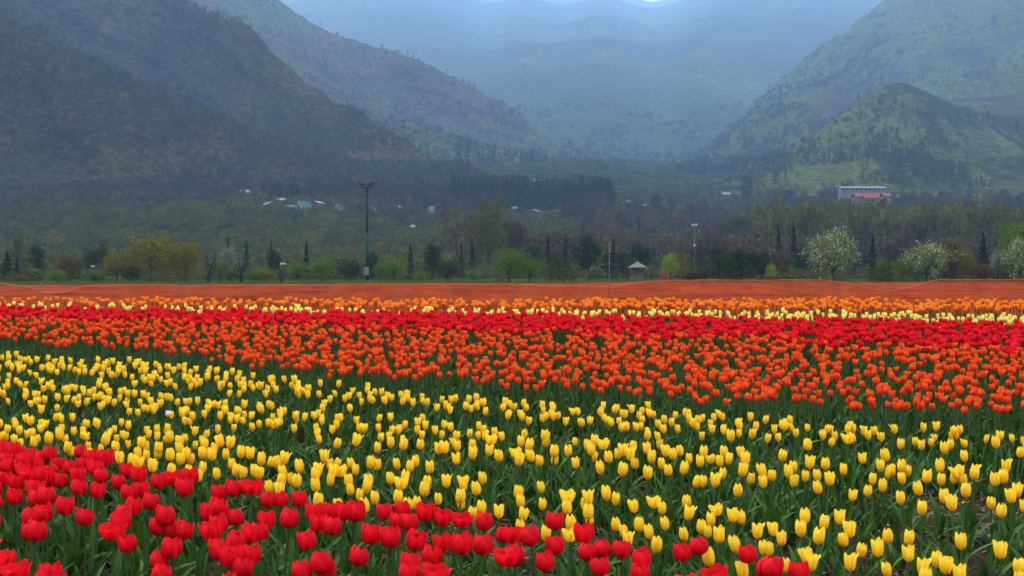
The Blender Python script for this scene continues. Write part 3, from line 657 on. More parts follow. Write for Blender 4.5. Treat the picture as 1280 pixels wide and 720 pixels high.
for u, v, lab in POSTS:
    x = (u - 640) / F * 31.42; z0 = float(field_z(31.4)); H = EYE - (v - HORIZ) / F * 31.42 - z0
    r_ = .008; lean = random.uniform(-.02, .02)
    v_, q_ = tube([(0, 0, -.1), (lean * .5, 0, H * .5), (lean, 0, H - .01), (lean, 0, H)], [r_, r_ * .95, r_ * .85, r_ * .4], 7)
    o = MB().add(v_, q_).build('fence_pole', PALE); o.location = (x, 31.38, z0); tag(o, lab, 'fence pole', 'poles holding the orange net')

def ploughed_mat():
    m, t, o = mat('brick red ploughed soil'); p = nd(t, 'ShaderNodeBsdfPrincipled', Roughness=1.0); p.inputs['Specular IOR Level'].default_value = 0
    tc_ = t.nodes.new('ShaderNodeTexCoord'); v = _scaled(t, tc_.outputs['Object'], (.8, .35, 1))
    c = ramp(t, noise(t, .5, 9, .75, vec=v), [(.36, (.045, .012, .005)), (.48, (.17, .032, .010)), (.60, (.27, .056, .018)), (.70, (.10, .045, .020))])
    t.links.new(c, p.inputs['Base Color']); b = nd(t, 'ShaderNodeBump', Strength=1.0, Distance=.15); t.links.new(noise(t, 3, 6, .7), b.inputs['Height']); t.links.new(b.outputs[0], p.inputs['Normal']); t.links.new(p.outputs[0], o.inputs['Surface']); return m
def ploughed():
    n = 120; us = np.linspace(-420, 1700, n); P = []
    for k, t_ in enumerate(np.linspace(0, 1, 60)):
        far = np.interp(us, [-420, 300, 640, 780, 1700], [112, 122, 135, 148, 152]); D = 21 + (far - 21) * t_; x = (us - 640) / F * D
        P.append(np.stack([x, D, field_z(D) + .05 + .05 * fbm(x * .35, D * .35, o=3, s=400)], 1))
    tag(MB().add(np.array(P), grid_q(60, n)).build('ploughed_field', ploughed_mat()), kind='structure')
ploughed()

# ------------------------------------------------------------------ trees
def tree_mats():
    d = {}
    BIG = dict(hill=(.11, (.022, .036, .006)), bare=(.10, (.040, .026, .016)), purple=(.08, (.018, .018, .012)), poplar=(.09, (.050, .044, .012)), scrub=(.1, (.03, .045, .006)), meadow=(.05, (.028, .046, .012)))
    def lf(n, cols, tr=.25): d[n] = leaf_mat(n + ' foliage', cols, tr, .8, .05, BIG.get(n))
    lf('olive', [(.075, .066, .003), (.130, .108, .004), (.19, .155, .006)])
    lf('green', [(.040, .075, .006), (.070, .125, .008), (.115, .19, .012)])
    lf('lime', [(.10, .16, .012), (.16, .22, .018), (.22, .28, .03)])
    lf('fresh', [(.070, .10, .020), (.12, .15, .030), (.19, .21, .06)])
    lf('hill', [(.060, .056, .007), (.104, .090, .010), (.16, .128, .018)])
    lf('meadow', [(.060, .088, .012), (.088, .120, .016), (.12, .155, .024)])
    lf('scrub', [(.040, .040, .005), (.065, .060, .006), (.085, .072, .010)])
    lf('deep', [(.006, .013, .006), (.011, .022, .009), (.018, .034, .012)])
    lf('mid', [(.014, .024, .004), (.025, .040, .005), (.042, .060, .008)])
    lf('bare', [(.060, .045, .020), (.098, .073, .032), (.135, .102, .045)])
    lf('purple', [(.040, .028, .014), (.066, .046, .022), (.092, .064, .030)])
    lf('poplar', [(.060, .060, .008), (.10, .10, .012), (.155, .145, .016)])
    lf('pale', [(.10, .11, .07), (.16, .17, .11), (.22, .22, .16)])
    lf('rust', [(.06, .030, .012), (.10, .050, .018), (.07, .06, .015)])
    d['blossom'] = leaf_mat('white blossom', [(.62, .62, .50), (.74, .73, .62), (.82, .80, .74)], .3, .8, .1)
    d['bark'] = plain('bark', (.045, .034, .026), .9, var=.4, scale=2)
    d['darkbark'] = plain('dark bark', (.016, .012, .010), .9, var=.4, scale=2)
    return d
T = tree_mats()
def flecks(P, s, r_, up=0.0, aspect=.6):
    """one small bent quad per point"""
    n = len(P); a = r_.normal(size=(n, 3)); a[:, 2] += up * 2; a /= np.linalg.norm(a, axis=1)[:, None]
    b = np.cross(a, r_.normal(size=(n, 3))); b /= np.linalg.norm(b, axis=1)[:, None] + 1e-9
    s = np.broadcast_to(s, (n,))[:, None]; c = np.cross(a, b)
    V = np.stack([P - a * s, P + b * s * aspect + c * s * .2, P + a * s, P - b * s * aspect + c * s * .2], 1).reshape(-1, 3)
    return V, np.arange(n * 4).reshape(-1, 4)
def limbs(ends, r_, z0=.0, zt=.30, rad=.022, sub=2):
    mb = MB(); lean = r_.uniform(-.02, .02, 2)
    tr = np.array([[0, 0, -.03], [lean[0] * .5, lean[1] * .5, zt * .5], [lean[0], lean[1], zt], [lean[0] * 1.4, lean[1], zt + (.9 - zt) * .5]])
    mb.add(*tube(tr, [rad * 1.35, rad, rad * .8, rad * .35], 7))
    for e in ends:
        st = tr[2] * (1) + np.array([0, 0, r_.uniform(-.06, .05)]); md = (st + e) / 2 + np.array([0, 0, .03]) + r_.normal(0, .015, 3)
        mb.add(*tube([st, md, e], [rad * .5, rad * .32, rad * .10], 5))
        for k in range(sub):
            f = md + (e - md) * r_.uniform(0, .8); g = f + r_.normal(0, .09, 3) + np.array([0, 0, .06]); mb.add(*tube([f, g], [rad * .2, rad * .06], 4))
    return mb
def crown(kind, seed, n):
    r_ = np.random.default_rng(seed); ends = []
    if kind in ('round', 'broad', 'bush', 'blossom', 'loose'):
        zc, zr, z_lo = dict(round=(.54, .46, .07), broad=(.53, .47, .05), bush=(.50, .52, .0), blossom=(.53, .47, .04), loose=(.58, .44, .12))[kind]
        nl = 20 if kind != 'broad' else 26; P = []
        for i in range(nl):
            g_ = (i + .5) / nl; a_ = i * 2.39996 + r_.uniform(-.4, .4); zz = 1 - 2 * g_; d = np.array([math.cos(a_) * math.sqrt(1 - zz * zz), math.sin(a_) * math.sqrt(1 - zz * zz), zz]) * r_.uniform(.45, .98)
            c = np.array([d[0] * .40, d[1] * .40, zc + d[2] * zr * .78]); c[2] = max(c[2], z_lo + .06)
            if kind == 'blossom': c[2] = zc + (c[2] - zc) * 1.0; c[:2] *= 1.25 - .55 * (c[2] > .72)
            rl = r_.uniform(.13, .22) * (1.25 if kind == 'bush' else 1); ends.append(c)
            k = max(1, int(n / nl * r_.uniform(.7, 1.3))); q = r_.normal(size=(k, 3)); q /= np.linalg.norm(q, axis=1)[:, None]
            rr = r_.uniform(0, 1, k) ** (.40 if kind != 'loose' else .7) * rl * (1 + .35 * r_.normal(size=k) * .5)
            p = c + q * rr[:, None] * np.array([1, 1, .85]); P.append(p)
        P = np.vstack(P); P = P[P[:, 2] > z_lo - .02]; s = .021 if n > 1500 else .028
        if n < 400: s = .055
        V, Q = flecks(P, s * r_.uniform(.6, 1.4, len(P)), r_)
        return V, Q, limbs(ends[:7], r_, zt=max(.16, z_lo + .06), rad=.022 if kind != 'bush' else .012), P
    if kind == 'conifer':
        P = []; 
        for i in range(n):
            t = r_.random() ** .75; z = .06 + .93 * t; R_ = .5 * (1 - t) ** .85 * (.75 + .35 * math.sin(z * 46 + r_.uniform(-.6, .6))); a = r_.uniform(0, 6.28)
            rr = R_ * r_.uniform(.45, 1.08); P.append((rr * math.cos(a), rr * math.sin(a), z - rr * .18))
        P = np.array(P); V, Q = flecks(P, .030 * (1.15 if n < 600 else .85) * r_.uniform(.6, 1.3, n), r_, 0, .7)
        return V, Q, MB().add(*tube([(0, 0, -.03), (0, 0, .5), (0, 0, .97)], [.022, .012, .003], 6)), P
    if kind == 'column':
        t = r_.random(n); a = r_.uniform(0, 6.28, n); rr = .5 * np.sin(math.pi * np.clip(t * .86 + .12, 0, 1)) ** .6 * r_.uniform(.5, 1.05, n)
        P = np.stack([rr * np.cos(a), rr * np.sin(a), .04 + .95 * t], 1); V, Q = flecks(P, .026, r_, .4)
        V = V.copy(); return V, Q, MB().add(*tube([(0, 0, -.03), (0, 0, .5), (0, 0, .9)], [.06, .03, .01], 6)), P
    if kind in ('poplar', 'twiggy'):
        mb = MB(); r0 = .5 if kind == 'twiggy' else .42
        base = MB(); base.add(*tube([(0, 0, -.03), (.01, 0, .35), (0, 0, .7), (0, .01, .97)], [.016, .011, .006, .002], 6)); V_, Q_ = [], []; nn = 0
        k = n // 10
        for i in range(k):
            z = r_.uniform(.18, .88); a = r_.uniform(0, 6.28); R_ = r0 * math.sin(math.pi * min(1, (z - .08) * .95)) ** .7 * r_.uniform(.5, 1); dz = R_ * r_.uniform(.35, .9)
            e = np.array([R_ * math.cos(a), R_ * math.sin(a), min(.99, z + dz)]); s = np.array([0, 0, z])
            pts_ = s + (e - s) * r_.uniform(.15, 1, 10)[:, None] + r_.normal(0, .014, (10, 3))
            d = e - s + r_.normal(0, .10, (10, 3)) + np.array([0, 0, .12]); d /= np.linalg.norm(d, axis=1)[:, None]
            w = np.cross(d, r_.normal(size=(10, 3))); w /= np.linalg.norm(w, axis=1)[:, None]; l_ = r_.uniform(.02, .05, 10)[:, None]; ww = .0045
            V_.append(np.stack([pts_ - d * l_, pts_ + w * ww, pts_ + d * l_, pts_ - w * ww], 1).reshape(-1, 3))
            if i % 3 == 0: base.add(*tube([s, (s + e) / 2 + r_.normal(0, .01, 3), e], [.004, .003, .001], 3, False))
        V = np.vstack(V_); return V, np.arange(len(V)).reshape(-1, 4), base, V[::4]
TREEMESH = {}
def back(D): return D if D >= 175 else 158 + (D - 76) * .18

def tree(shape, fol, u, vtop, wpx, D, label, bark='bark', n=2200, var=0, cat='tree', name=None, group=None, vbase=None, dy=0):
    D = back(D)
    """a tree whose foot stands on the ground at distance D"""
    x = (u - 640) / F * D; z0 = float(ground_z(x, D)) if D > 45 else float(field_z(D))
    if vbase: z0 = EYE - (vbase - HORIZ) / F * D
    H = EYE - (vtop - HORIZ) / F * D - z0; wd = wpx / F * D
    key = (shape, fol, var, n, bark)
    if key not in TREEMESH:
        V, Q, tb, P = crown(shape, hash_(key), n); mc = MB().add(V, Q).mesh('crown', T[fol], False); mt = tb.mesh('trunk', T[bark]); bl = None
        if shape == 'blossom':
            r_ = np.random.default_rng(hash_(key) + 1); k = 420; c = P[r_.integers(0, len(P), k)]; out = c - np.array([0, 0, .5]); c = c + out / (np.linalg.norm(out, axis=1)[:, None] + 1e-6) * .02
            pp = np.repeat(c, 5, 0) + r_.normal(0, .0065, (k * 5, 3)); V2, Q2 = flecks(pp, .0066 * r_.uniform(.6, 1.3, len(pp)), r_, 0, .8); bl = MB().add(V2, Q2).mesh('blossoms', T['blossom'], False)
        TREEMESH[key] = (mc, mt, bl)
    mc, mt, bl = TREEMESH[key]
    nm = name or {'conifer': 'conifer', 'column': 'cypress', 'poplar': 'poplar', 'twiggy': 'bare_tree', 'blossom': 'blossom_tree', 'bush': 'shrub'}.get(shape, 'tree')
    e = empty(nm, (x, D + dy, z0), random.uniform(0, 6.28), (wd, wd, H)); tag(e, label, cat, group)
    child('trunk', mt, e); child('crown', mc, e)
    if bl: child('blossoms', bl, e)
    return e
def hash_(k):
    h = 7
    for ch in str(k): h = (h * 131 + ord(ch)) & 0xffffff
    return h
TREES = [
 # shape, foliage, u, top row, width px, distance, label
 ('conifer','deep',9,312,24,150,'dark conifer cut by the left frame edge'), ('conifer','deep',21,322,16,155,'short dark conifer touching the first one at the left edge'),
 ('round','deep',46,303,26,190,'round-headed dark evergreen third from the left edge'), ('column','deep',31,322,9,160,'slim dark cypress between the left conifers and round evergreen'), ('column','deep',37,325,8,158,'thin short cypress below the round dark evergreen'),
 ('column','deep',50,316,14,170,'blunt dark cypress under the round evergreen'), ('round','deep',127,300,26,200,'dark evergreen standing left of the big olive willow'), ('round','mid',113,306,22,205,'bluish green tree against the hillside left of the olive willow'),
 ('loose','poplar',22,285,22,230,'yellowish loose tree above the left edge conifers'), ('loose','rust',85,318,44,170,'reddish brown leafless thicket tree left of the olive willow'), ('bush','green',70,336,34,110,'bright green low shrub at the left part of the net'), ('bush','rust',20,344,34,105,'low reddish brown shrub by the left edge'),
 ('bush','green',118,334,36,112,'green shrub beneath the left flank of the olive willow'), ('broad','olive',190,284,74,120,'big olive-green willow with fine leaves, tallest of its group'), ('broad','olive',146,310,44,122,'smaller olive willow on the left flank of the big one'), ('broad','olive',232,292,52,124,'rounded olive willow right of the biggest one'),
 ('bush','mid',165,330,34,118,'dark green shrub below the big olive willow'), ('loose','pale',286,305,30,135,'pale whitish budding tree behind the pruned trunks'), ('round','green',276,322,40,118,'green spring tree between the two pruned dark trunks'), ('conifer','deep',285,292,12,260,'small dark conifer above the pale budding tree'),
 ('conifer','deep',308,300,17,240,'dark blue-green conifer right of the small one'), ('bush','green',318,334,30,112,'green shrub right of the pruned trunks'), ('conifer','deep',339,298,12,230,'short dark conifer left of the lone pointed conifer'), ('round','deep',342,308,24,225,'squat dark evergreen below a conifer tip'),
 ('conifer','deep',383,300,16,215,'lone pointed dark conifer left of the floodlight mast'), ('round','green',402,318,42,130,'bright green willow left of the mast'), ('round','green',372,324,34,135,'lighter green tree next to the willow left of the mast'), ('bush','olive',332,334,36,115,'olive shrub beneath the squat evergreen'),
 ('round','mid',437,322,36,140,'mid green tree directly left of the mast'), ('round','deep',466,311,18,200,'dark round evergreen directly behind the mast'), ('round','green',493,319,40,126,'bright green willow right of the mast'), ('round','green',476,326,22,124,'small drooping green tree touching the mast'),
 ('conifer','deep',513,303,16,205,'dark conifer right of the green willow'), ('broad','deep',541,297,32,210,'broad dark blue-green evergreen below the bare poplars'), ('bush','green',526,338,26,100,'green shrub with dark foot right of the willow'), ('round','mid',560,322,44,150,'grey-green leafless tree below the broad evergreen'),
 ('bush','green',592,334,26,104,'light green shrub left of the round green tree'), ('conifer','deep',577,300,10,215,'narrow dark conifer right of the broad evergreen'), ('conifer','deep',590,297,12,214,'taller narrow dark conifer below the tall poplars'),
 ('loose','bare',568,248,56,300,'tall bare grey-brown poplar, left of the tall pair'), ('loose','poplar',612,240,56,290,'tall bare poplar tinged with yellow buds, right of the tall pair'), ('loose','bare',642,262,40,300,'shorter bare tree right of the tall poplar pair'), ('loose','bare',592,262,34,310,'bare tree squeezed between the tall poplar pair'),
 ('round','green',636,307,44,85,'vivid green round tree just behind the net, left half'), ('round','green',662,315,40,86,'vivid green round tree joined to the right of the first'), 
 ('conifer','deep',685,293,14,230,'thin dark conifer right of the round green trees'), ('round','deep',664,300,24,235,'dark evergreen behind the round green trees'), ('conifer','deep',707,291,13,228,'dark pointed conifer left of the big dark evergreen'), ('round','mid',690,312,30,160,'mid green tree right of the vivid green pair'), ('round','mid',704,320,28,150,'grey-green low tree before the big dark evergreen'),
 ('broad','deep',736,287,42,225,'big broad dark evergreen, widest left of the tall pole'), ('conifer','deep',767,291,11,222,'slim dark conifer right of the tall pole'), ('round','deep',760,308,26,228,'dark low evergreen behind the tall pole'), ('round','deep',778,312,26,230,'dark evergreen clump left of the pavilion roof'),
 ('broad','deep',797,297,24,250,'dark flat-topped cedar above the pavilion'), ('round','deep',808,301,16,255,'dark round cedar right of the flat-topped one'), ('column','deep',817,308,7,240,'tall thin cypress right of the pavilion'), ('column','deep',823,318,5,242,'short thin cypress next to the tall one by the pavilion'),
 ('round','lime',838,314,24,170,'bright lime-green round tree right of the pavilion'), ('column','mid',852,308,6,200,'slim green cypress right of the lime tree'), ('column','rust',846,314,8,190,'reddish slim conical tree touching the lime tree'), ('column','deep',866,312,7,210,'stout dark cypress under the white lamp post'),
 ('column','deep',826,307,7,280,'distant dark cypress left of the lime tree top'), ('column','deep',833,307,6,282,'distant dark cypress directly above the lime tree'), ('round','deep',841,306,10,284,'distant dark round bush above the lime tree'), ('round','deep',877,306,14,270,'dark evergreen ball right of the white lamp post'),
 ('bush','rust',862,334,50,160,'rusty red and green mixed shrub bank right of the lime tree'), ('bush','mid',880,328,24,155,'green shrub left of the dark tree clump'), ('round','deep',900,306,38,140,'dark dense tree forming the left of the clump'), ('round','deep',926,304,40,142,'dark dense tree in the middle of the clump'),
 ('round','deep',952,308,40,144,'dark dense tree forming the right of the clump'), ('loose','mid',911,315,24,110,'small green round tree in front of the dark clump'), ('round','lime',964,328,15,120,'small lime-green bush at the right foot of the clump'), ('round','mid',938,332,20,112,'low green bush in front of the dark clump'),
 ('conifer','deep',973,276,15,260,'dark conifer, left of two behind the blossom tree'), ('conifer','deep',992,274,18,255,'larger dark conifer left of the blossom tree'), ('round','deep',1003,296,24,240,'dark evergreen touching the blossom tree on its left'), ('loose','bare',978,310,26,150,'thin leafless tree left of the blossom tree'),
 ('blossom','fresh',1042,281,74,80,'big rounded tree covered in white blossom, largest of three'), ('conifer','deep',1091,291,18,160,'dark conifer right of the big blossom tree'), ('round','green',1103,318,20,150,'green bush tree right of the dark conifer'), ('round','mid',1110,322,22,152,'mid green low tree before the olive one'),
 ('blossom','fresh',1158,296,64,78,'sparse leaning tree with white blossom and olive leaves'), ('bush','green',1128,318,34,95,'green shrub at the left foot of the leaning blossom tree'), ('round','olive',1190,296,44,98,'olive brown tree behind the leaning blossom tree'),
 ('conifer','deep',1229,290,26,120,'dark conifer standing alone near the right edge'), ('round','olive',1206,308,36,118,'olive green tree left of the lone right conifer'), ('bush','rust',1226,326,46,100,'brown spreading shrub beneath the right conifer'), ('round','green',1268,273,56,115,'tall leafy green tree rising at the right edge'),
 ('blossom','fresh',1276,290,50,76,'blossoming tree cut by the right frame edge'), ('round','mid',1180,318,30,105,'low green tree right of the leaning blossom tree'), ('round','pale',1247,306,24,150,'pale green young tree left of the right edge tree'),
 ('poplar','poplar',257,210,11,760,'yellowish poplar, left of the pair on the far slope'), ('poplar','poplar',267,207,14,762,'taller yellowish poplar of the pair on the far slope'), ('round','deep',934,216,22,830,'far purple-dark round tree crown above the woods'), ('round','purple',949,219,20,835,'far reddish bare tree beside the dark crown'),
 ('conifer','deep',1043,228,9,700,'small far conifer by the white institute building'), ('conifer','deep',1068,243,12,520,'dark conifer in front of the white institute building'), ('twiggy','poplar',376,228,16,690,'yellow budding tree behind the green-roofed cottage'), ('round','mid',1052,238,16,540,'dark bushy tree before the left end of the institute building'), ('loose','poplar',1062,240,20,500,'yellowish budding tree between institute and red roofs'), ('loose','poplar',1099,243,18,500,'yellowish budding tree hiding the foot of the red-roofed houses'), ('round','deep',1114,243,14,520,'small dark tree right of the red-roofed houses'),
 ('conifer','deep',799,271,12,430,'single dark conifer in the woods above the pavilion'), ('conifer','deep',282,144,9,1150,'lone dark tree on the brown mountain slope'),
]
for i, (sh, fo, u, vt, w, D, lab) in enumerate(TREES):
    n = 2600 if D < 130 else 1500 if D < 300 else 500
    if sh == 'conifer': n = 1500 if D < 300 else 400
    if sh == 'column': n = 500
    if sh in ('round', 'broad') and fo == 'deep': n = int(n * 1.6)
    if sh in ('twiggy', 'poplar') or 'poplar pair' in lab or 'tall bare poplar' in lab: n = 3600
    if D == 1150: continue
    tree(sh, fo, u, vt, w, D, lab, bark='darkbark' if fo in ('green', 'deep') else 'bark', n=n, var=i % 3, group='trees and shrubs behind the net')

# pruned trunks with stubs, and the brown spreading trees
def pruned(u, vtop, D, label, seed, tall=1.0):
    D = back(D); r_ = np.random.default_rng(seed); x = (u - 640) / F * D; z0 = float(field_z(D)); H = EYE - (vtop - HORIZ) / F * D - z0
    e = empty('pruned_tree', (x, D, z0)); tag(e, label, 'tree', 'dark pruned trees behind the net'); mb = MB(); k = H
    top = np.array([.10 * k * r_.uniform(-1, 1), 0, .55 * k]); mb.add(*tube([(0, 0, -.1), (.02 * k, 0, .25 * k), top], [.085 * k, .065 * k, .06 * k], 8)); mb.build('trunk', T['darkbark'], e)
    for j in range(4):
        a = (-1.1, -.35, .45, 1.15)[j] + r_.uniform(-.2, .2); l_ = (.28, .40, .46, .26)[j] * k; t_ = top - np.array([0, 0, (.14, .04, 0, .10)[j] * k]); m_ = t_ + np.array([math.sin(a) * l_ * .6, r_.uniform(-.1, .1) * k, math.cos(a) * l_ * .4]); en = m_ + np.array([math.sin(a) * l_ * .15, 0, l_ * .5])
        b = MB().add(*tube([t_, m_, en], [.045 * k, .035 * k, .028 * k], 6)); 
        v, q = tube([en - (0, 0, .015 * k), en + (0, 0, .02 * k), en + (0, 0, .05 * k)], [.02 * k, .045 * k, .02 * k], 7); b.add(v, q); b.build('limb', T['darkbark'], e)
pruned(260, 316, 92, 'dark pruned tree with knobbly stubs, taller of the two', 4); pruned(301, 324, 93, 'dark pruned tree with knobbly stubs, shorter one on the right', 5)
pruned(563, 342, 88, 'low dark stump-like pruned tree left of the green shrub', 6); pruned(351, 332, 90, 'small dark bare pruned tree by the twin white lamp', 8)
tree('twiggy', 'rust', 1191, 300, 40, 90, 'bare rusty tree with a long low horizontal branch', n=2400, var=1)
tree('poplar', 'bare', 1163, 276, 10, 92, 'tall thin dead stem rising above the leaning blossom tree', n=300, var=2)

# ------------------------------------------------------------------ masses of far vegetation
def hit(u, v, d0=230, d1=1500):
    d = np.arange(d0, d1, 2.0); x = (u - 640) / F * d; vv = vis_v(d, ground_z(x, d)); k = np.argmax(vv < v); D = float(d[k]) if (vv < v).any() else 600.
    return (u - 640) / F * D, D, float(ground_z((u - 640) / F * D, D))
HOUSE_SPOTS = [(u, w, hit(u, v)[1]) for u, v, w in ((198,236,7),(241,247,22),(277,241,7),(309,246,26),(316,256,6),(337,261,24),(334,241,9),(352,253,10),(363,261,10),(397,258,18),(381,267,26),(425,268,18),(465,266,12),(490,263,22),(515,250,6),(515,287,6),(541,271,18),(568,254,14),(645,264,8),(668,268,20),(697,268,8),(712,266,8),(741,269,10),(786,255,11),(782,264,10),(805,259,7),(865,261,7),(907,246,10))]
def shape_clear(name): return name not in ('brown_woods', 'budding_poplars', 'park_shrubs', 'conifer_stand')
def scatter(name, proto_args, fol, xy, hgt, wid, label, bark=True, seed=1, sub=3, zoff=-.2):
    r_ = np.random.default_rng(seed); mb = MB(); xy = np.asarray(xy)
    if len(proto_args) and shape_clear(name):
        keep = np.ones(len(xy), bool); uu = vis_u(xy[:, 0], xy[:, 1])
        for hu, hw_, hD in HOUSE_SPOTS: keep &= ~((np.abs(uu - hu) < hw_ / 2 + 5) & (xy[:, 1] > hD - 34) & (xy[:, 1] < hD + 7))
        xy = xy[keep]; hgt = hgt[keep]; wid = wid[keep]
    n = len(xy); pick = r_.integers(0, sub, n); z = ground_z(xy[:, 0], xy[:, 1]) + zoff
    for k in range(sub):
        V, Q, tb, P = crown(proto_args[0], seed * 10 + k, proto_args[1]); a = MB().add(V, Q, None, 0)
        if bark: v, q, uv, m = tb.arrays(); a.add(v, q, uv, 1)
        s = pick == k; h = hgt[s] if hasattr(hgt, '__len__') else np.full(s.sum(), hgt); w = wid[s] if hasattr(wid, '__len__') else np.full(s.sum(), wid)
        replicate(mb, a.arrays(), np.stack([xy[s, 0], xy[s, 1], z[s]], 1), r_.uniform(0, 6.28, s.sum()), w, h)
    tag(mb.build(name, [T[fol], T['bark']], smooth=False), label, None, None, 'stuff')
def area(n, ulo, uhi, d0, d1, seed, clump=0., thr=-1, sc=45.):
    r_ = np.random.default_rng(seed); d = np.sqrt(r_.uniform(d0 ** 2, d1 ** 2, n)); u = r_.uniform(ulo, uhi, n); x = (u - 640) / F * d
    ok = fbm(x / sc, d / sc, o=3, s=seed) > thr; return np.stack([x, d], 1)[ok]
def U(n, a, b, s): return np.random.default_rng(s).uniform(a, b, n)
def put(name, shape, nf, fol, areas, h, w, label, seed, sub=3, bark=False):
    xy = np.vstack(areas); scatter(name, (shape, nf), fol, xy, U(len(xy), *h, seed), U(len(xy), *w, seed + 1), label, bark, seed, sub)
put('hillside_bushes', 'bush', 170, 'hill', [area(3400, -160, 640, 260, 680, 71, thr=-.32), area(420, 560, 760, 290, 620, 72), area(200, 750, 960, 260, 420, 70)], (2.4, 6.5), (3.5, 8.5), 'mottled green bushes covering the lower hillside', 71)
put('olive_bushes', 'bush', 170, 'scrub', [area(1100, -160, 640, 250, 660, 73, thr=-.05), area(160, 560, 900, 300, 520, 74)], (1.8, 4.0), (3, 6.5), 'olive scrub patches between the hillside bushes', 73)
put('green_scrub', 'bush', 130, 'meadow', [area(700, -160, 640, 300, 640, 75, thr=.08), area(2600, 500, 1000, 640, 1500, 76, thr=-.25)], (1.5, 3.2), (2.5, 6), 'fresh green scrub dotted over hillside and far meadow', 75)
put('dark_woods', 'loose', 220, 'purple', [area(700, -200, 285, 600, 760, 77), area(260, 285, 620, 670, 780, 177), area(520, 960, 1420, 590, 860, 178), area(500, 700, 1060, 440, 760, 78, thr=.06, sc=110.)], (6, 11), (5, 9), 'dark leafless purple-brown woods at the mountain foot', 77, bark=True)
put('brown_woods', 'loose', 240, 'bare', [area(380, 740, 1340, 320, 400, 80, thr=-.4), area(160, 640, 960, 300, 400, 81, thr=-.1), area(420, 740, 1040, 440, 700, 181, thr=.0, sc=90.), area(110, -160, 560, 560, 640, 82, thr=.1)], (7, 12), (6, 10), 'brown leafless woods in front of the budding poplars', 80, bark=True)
put('budding_poplars', 'loose', 260, 'poplar', [area(420, 950, 1440, 390, 500, 83, thr=-.5), area(60, 800, 960, 400, 520, 84, thr=0), area(50, 1030, 1118, 505, 535, 184)], (18, 25), (7, 11), 'belt of yellow-green budding trees across the right valley', 83, bark=True)
put('conifer_stand', 'conifer', 130, 'deep', [area(520, 566, 766, 700, 770, 86), area(60, 500, 640, 620, 800, 87, thr=0)], (8, 15), (4, 7), 'dark conifers standing in close stands in the mid valley', 86)
put('far_meadow_trees', 'bush', 60, 'mid', [area(900, 500, 1400, 850, 1350, 90, thr=-.1), area(500, -100, 640, 760, 980, 91)], (5, 10), (5, 10), 'small dark trees scattered at the far end of the valley', 90)
put('park_shrubs', 'bush', 220, 'hill', [area(110, -100, 1380, 164, 182, 92, thr=-.1), area(330, -100, 1380, 225, 250, 93, thr=-.2)], (1.0, 3.0), (2.0, 4.8), 'low shrubbery bordering the park lawn beyond the net', 92)
def slope_trees(name, surf, n, fol, h, label, seed, thr, tlo=.05, thi=.99, shape='conifer', nf=44):
    P = SURF[surf]; r_ = np.random.default_rng(seed); i = r_.integers(2, P.shape[0] - 2, n); j = (P.shape[1] * r_.uniform(tlo, thi, n)).astype(int); p = P[i, j]
    f = fbm(p[:, 0] / 70, p[:, 2] / 50, p[:, 1] / 90, o=3, s=seed); p = p[f > thr]; V, Q, tb, _ = crown(shape, seed, nf)
    V = V.copy(); c = V.reshape(-1, 4, 3); m_ = c.mean(1, keepdims=True); V = (m_ + (c - m_) * (3.4 if nf < 30 else 2.3)).reshape(-1, 3); V[:, 2] = np.clip(V[:, 2], -.05, 1.1)
    mb = MB(); s = r_.uniform(*h, len(p)); replicate(mb, MB().add(V, Q).arrays(), p, r_.uniform(0, 6.28, len(p)), s * .62, s); tag(mb.build(name, T[fol], smooth=False), label, None, None, 'stuff')
slope_trees('ridge_conifers', 'right_mountain', 900, 'deep', (5, 12), 'small dark conifers dotted along the right ridge', 101, .10)
slope_trees('knoll_conifers', 'right_knoll', 500, 'deep', (6, 13), 'dark trees in the gullies of the grassy knoll', 102, .14)
slope_trees('spur_conifers', 'left_far_spur', 1500, 'deep', (7, 15), 'dark trees along the far left spur', 103, .08)
slope_trees('slope_scrub', 'left_mountain', 5200, 'mid', (3, 7), 'dark scrub speckling the brown mountain slope', 104, -.05, shape='bush', nf=16)
slope_trees('slope_thicket', 'left_mountain', 3600, 'purple', (3, 8), 'leafless thicket speckling the lower brown mountain slope', 105, -.2, .0, .55, shape='bush', nf=16)
slope_trees('right_scrub', 'right_mountain', 3000, 'mid', (4, 9), 'scrub speckling the green slope of the right mountain', 106, .0, shape='bush', nf=16)
slope_trees('knoll_scrub', 'right_knoll', 2200, 'mid', (3, 7), 'scrub speckling the grassy knoll', 107, .0, shape='bush', nf=16)
slope_trees('back_scrub', 'back_mountain', 1600, 'mid', (7, 14), 'dark tree patches on the hazy back mountain', 108, .0, 0, .05, shape='bush', nf=16)
slope_trees('spur_scrub', 'left_far_spur', 3500, 'mid', (4, 9), 'scrub speckling the far left spur', 109, .0, shape='bush', nf=16)

# ------------------------------------------------------------------ floodlight mast, lamps, poles
GP = plain('green mast paint', (.003, .040, .024), .6, var=.15, spec=.1); DK = plain('dark lamp housing', (.012, .012, .013), .5); WH = plain('white enamel', (.42, .42, .41), .5, var=.06); GREY = plain('grey galvanised steel', (.16, .17, .17), .5, .4); GLASS = plain('lamp glass', (.30, .33, .36), .15, var=.1)
def spot(u, D): x = (u - 640) / F * D; return x, D, float(ground_z(x, D))
x, y, z = spot(459, 178); H = EYE + (340 - 232) / F * 178 - z
e = empty('floodlight_mast', (x, y, z)); tag(e, 'tall green floodlight mast with dark spreading lamp heads behind the net', 'floodlight mast')
MB().add(*tube([(0, 0, -.2), (0, 0, H * .5)], [.19, .17], 10)).build('lower_pole', GP, e); MB().add(*tube([(0, 0, H * .5 - .3), (0, 0, H - .25)], [.15, .12], 10)).build('upper_pole', GP, e)
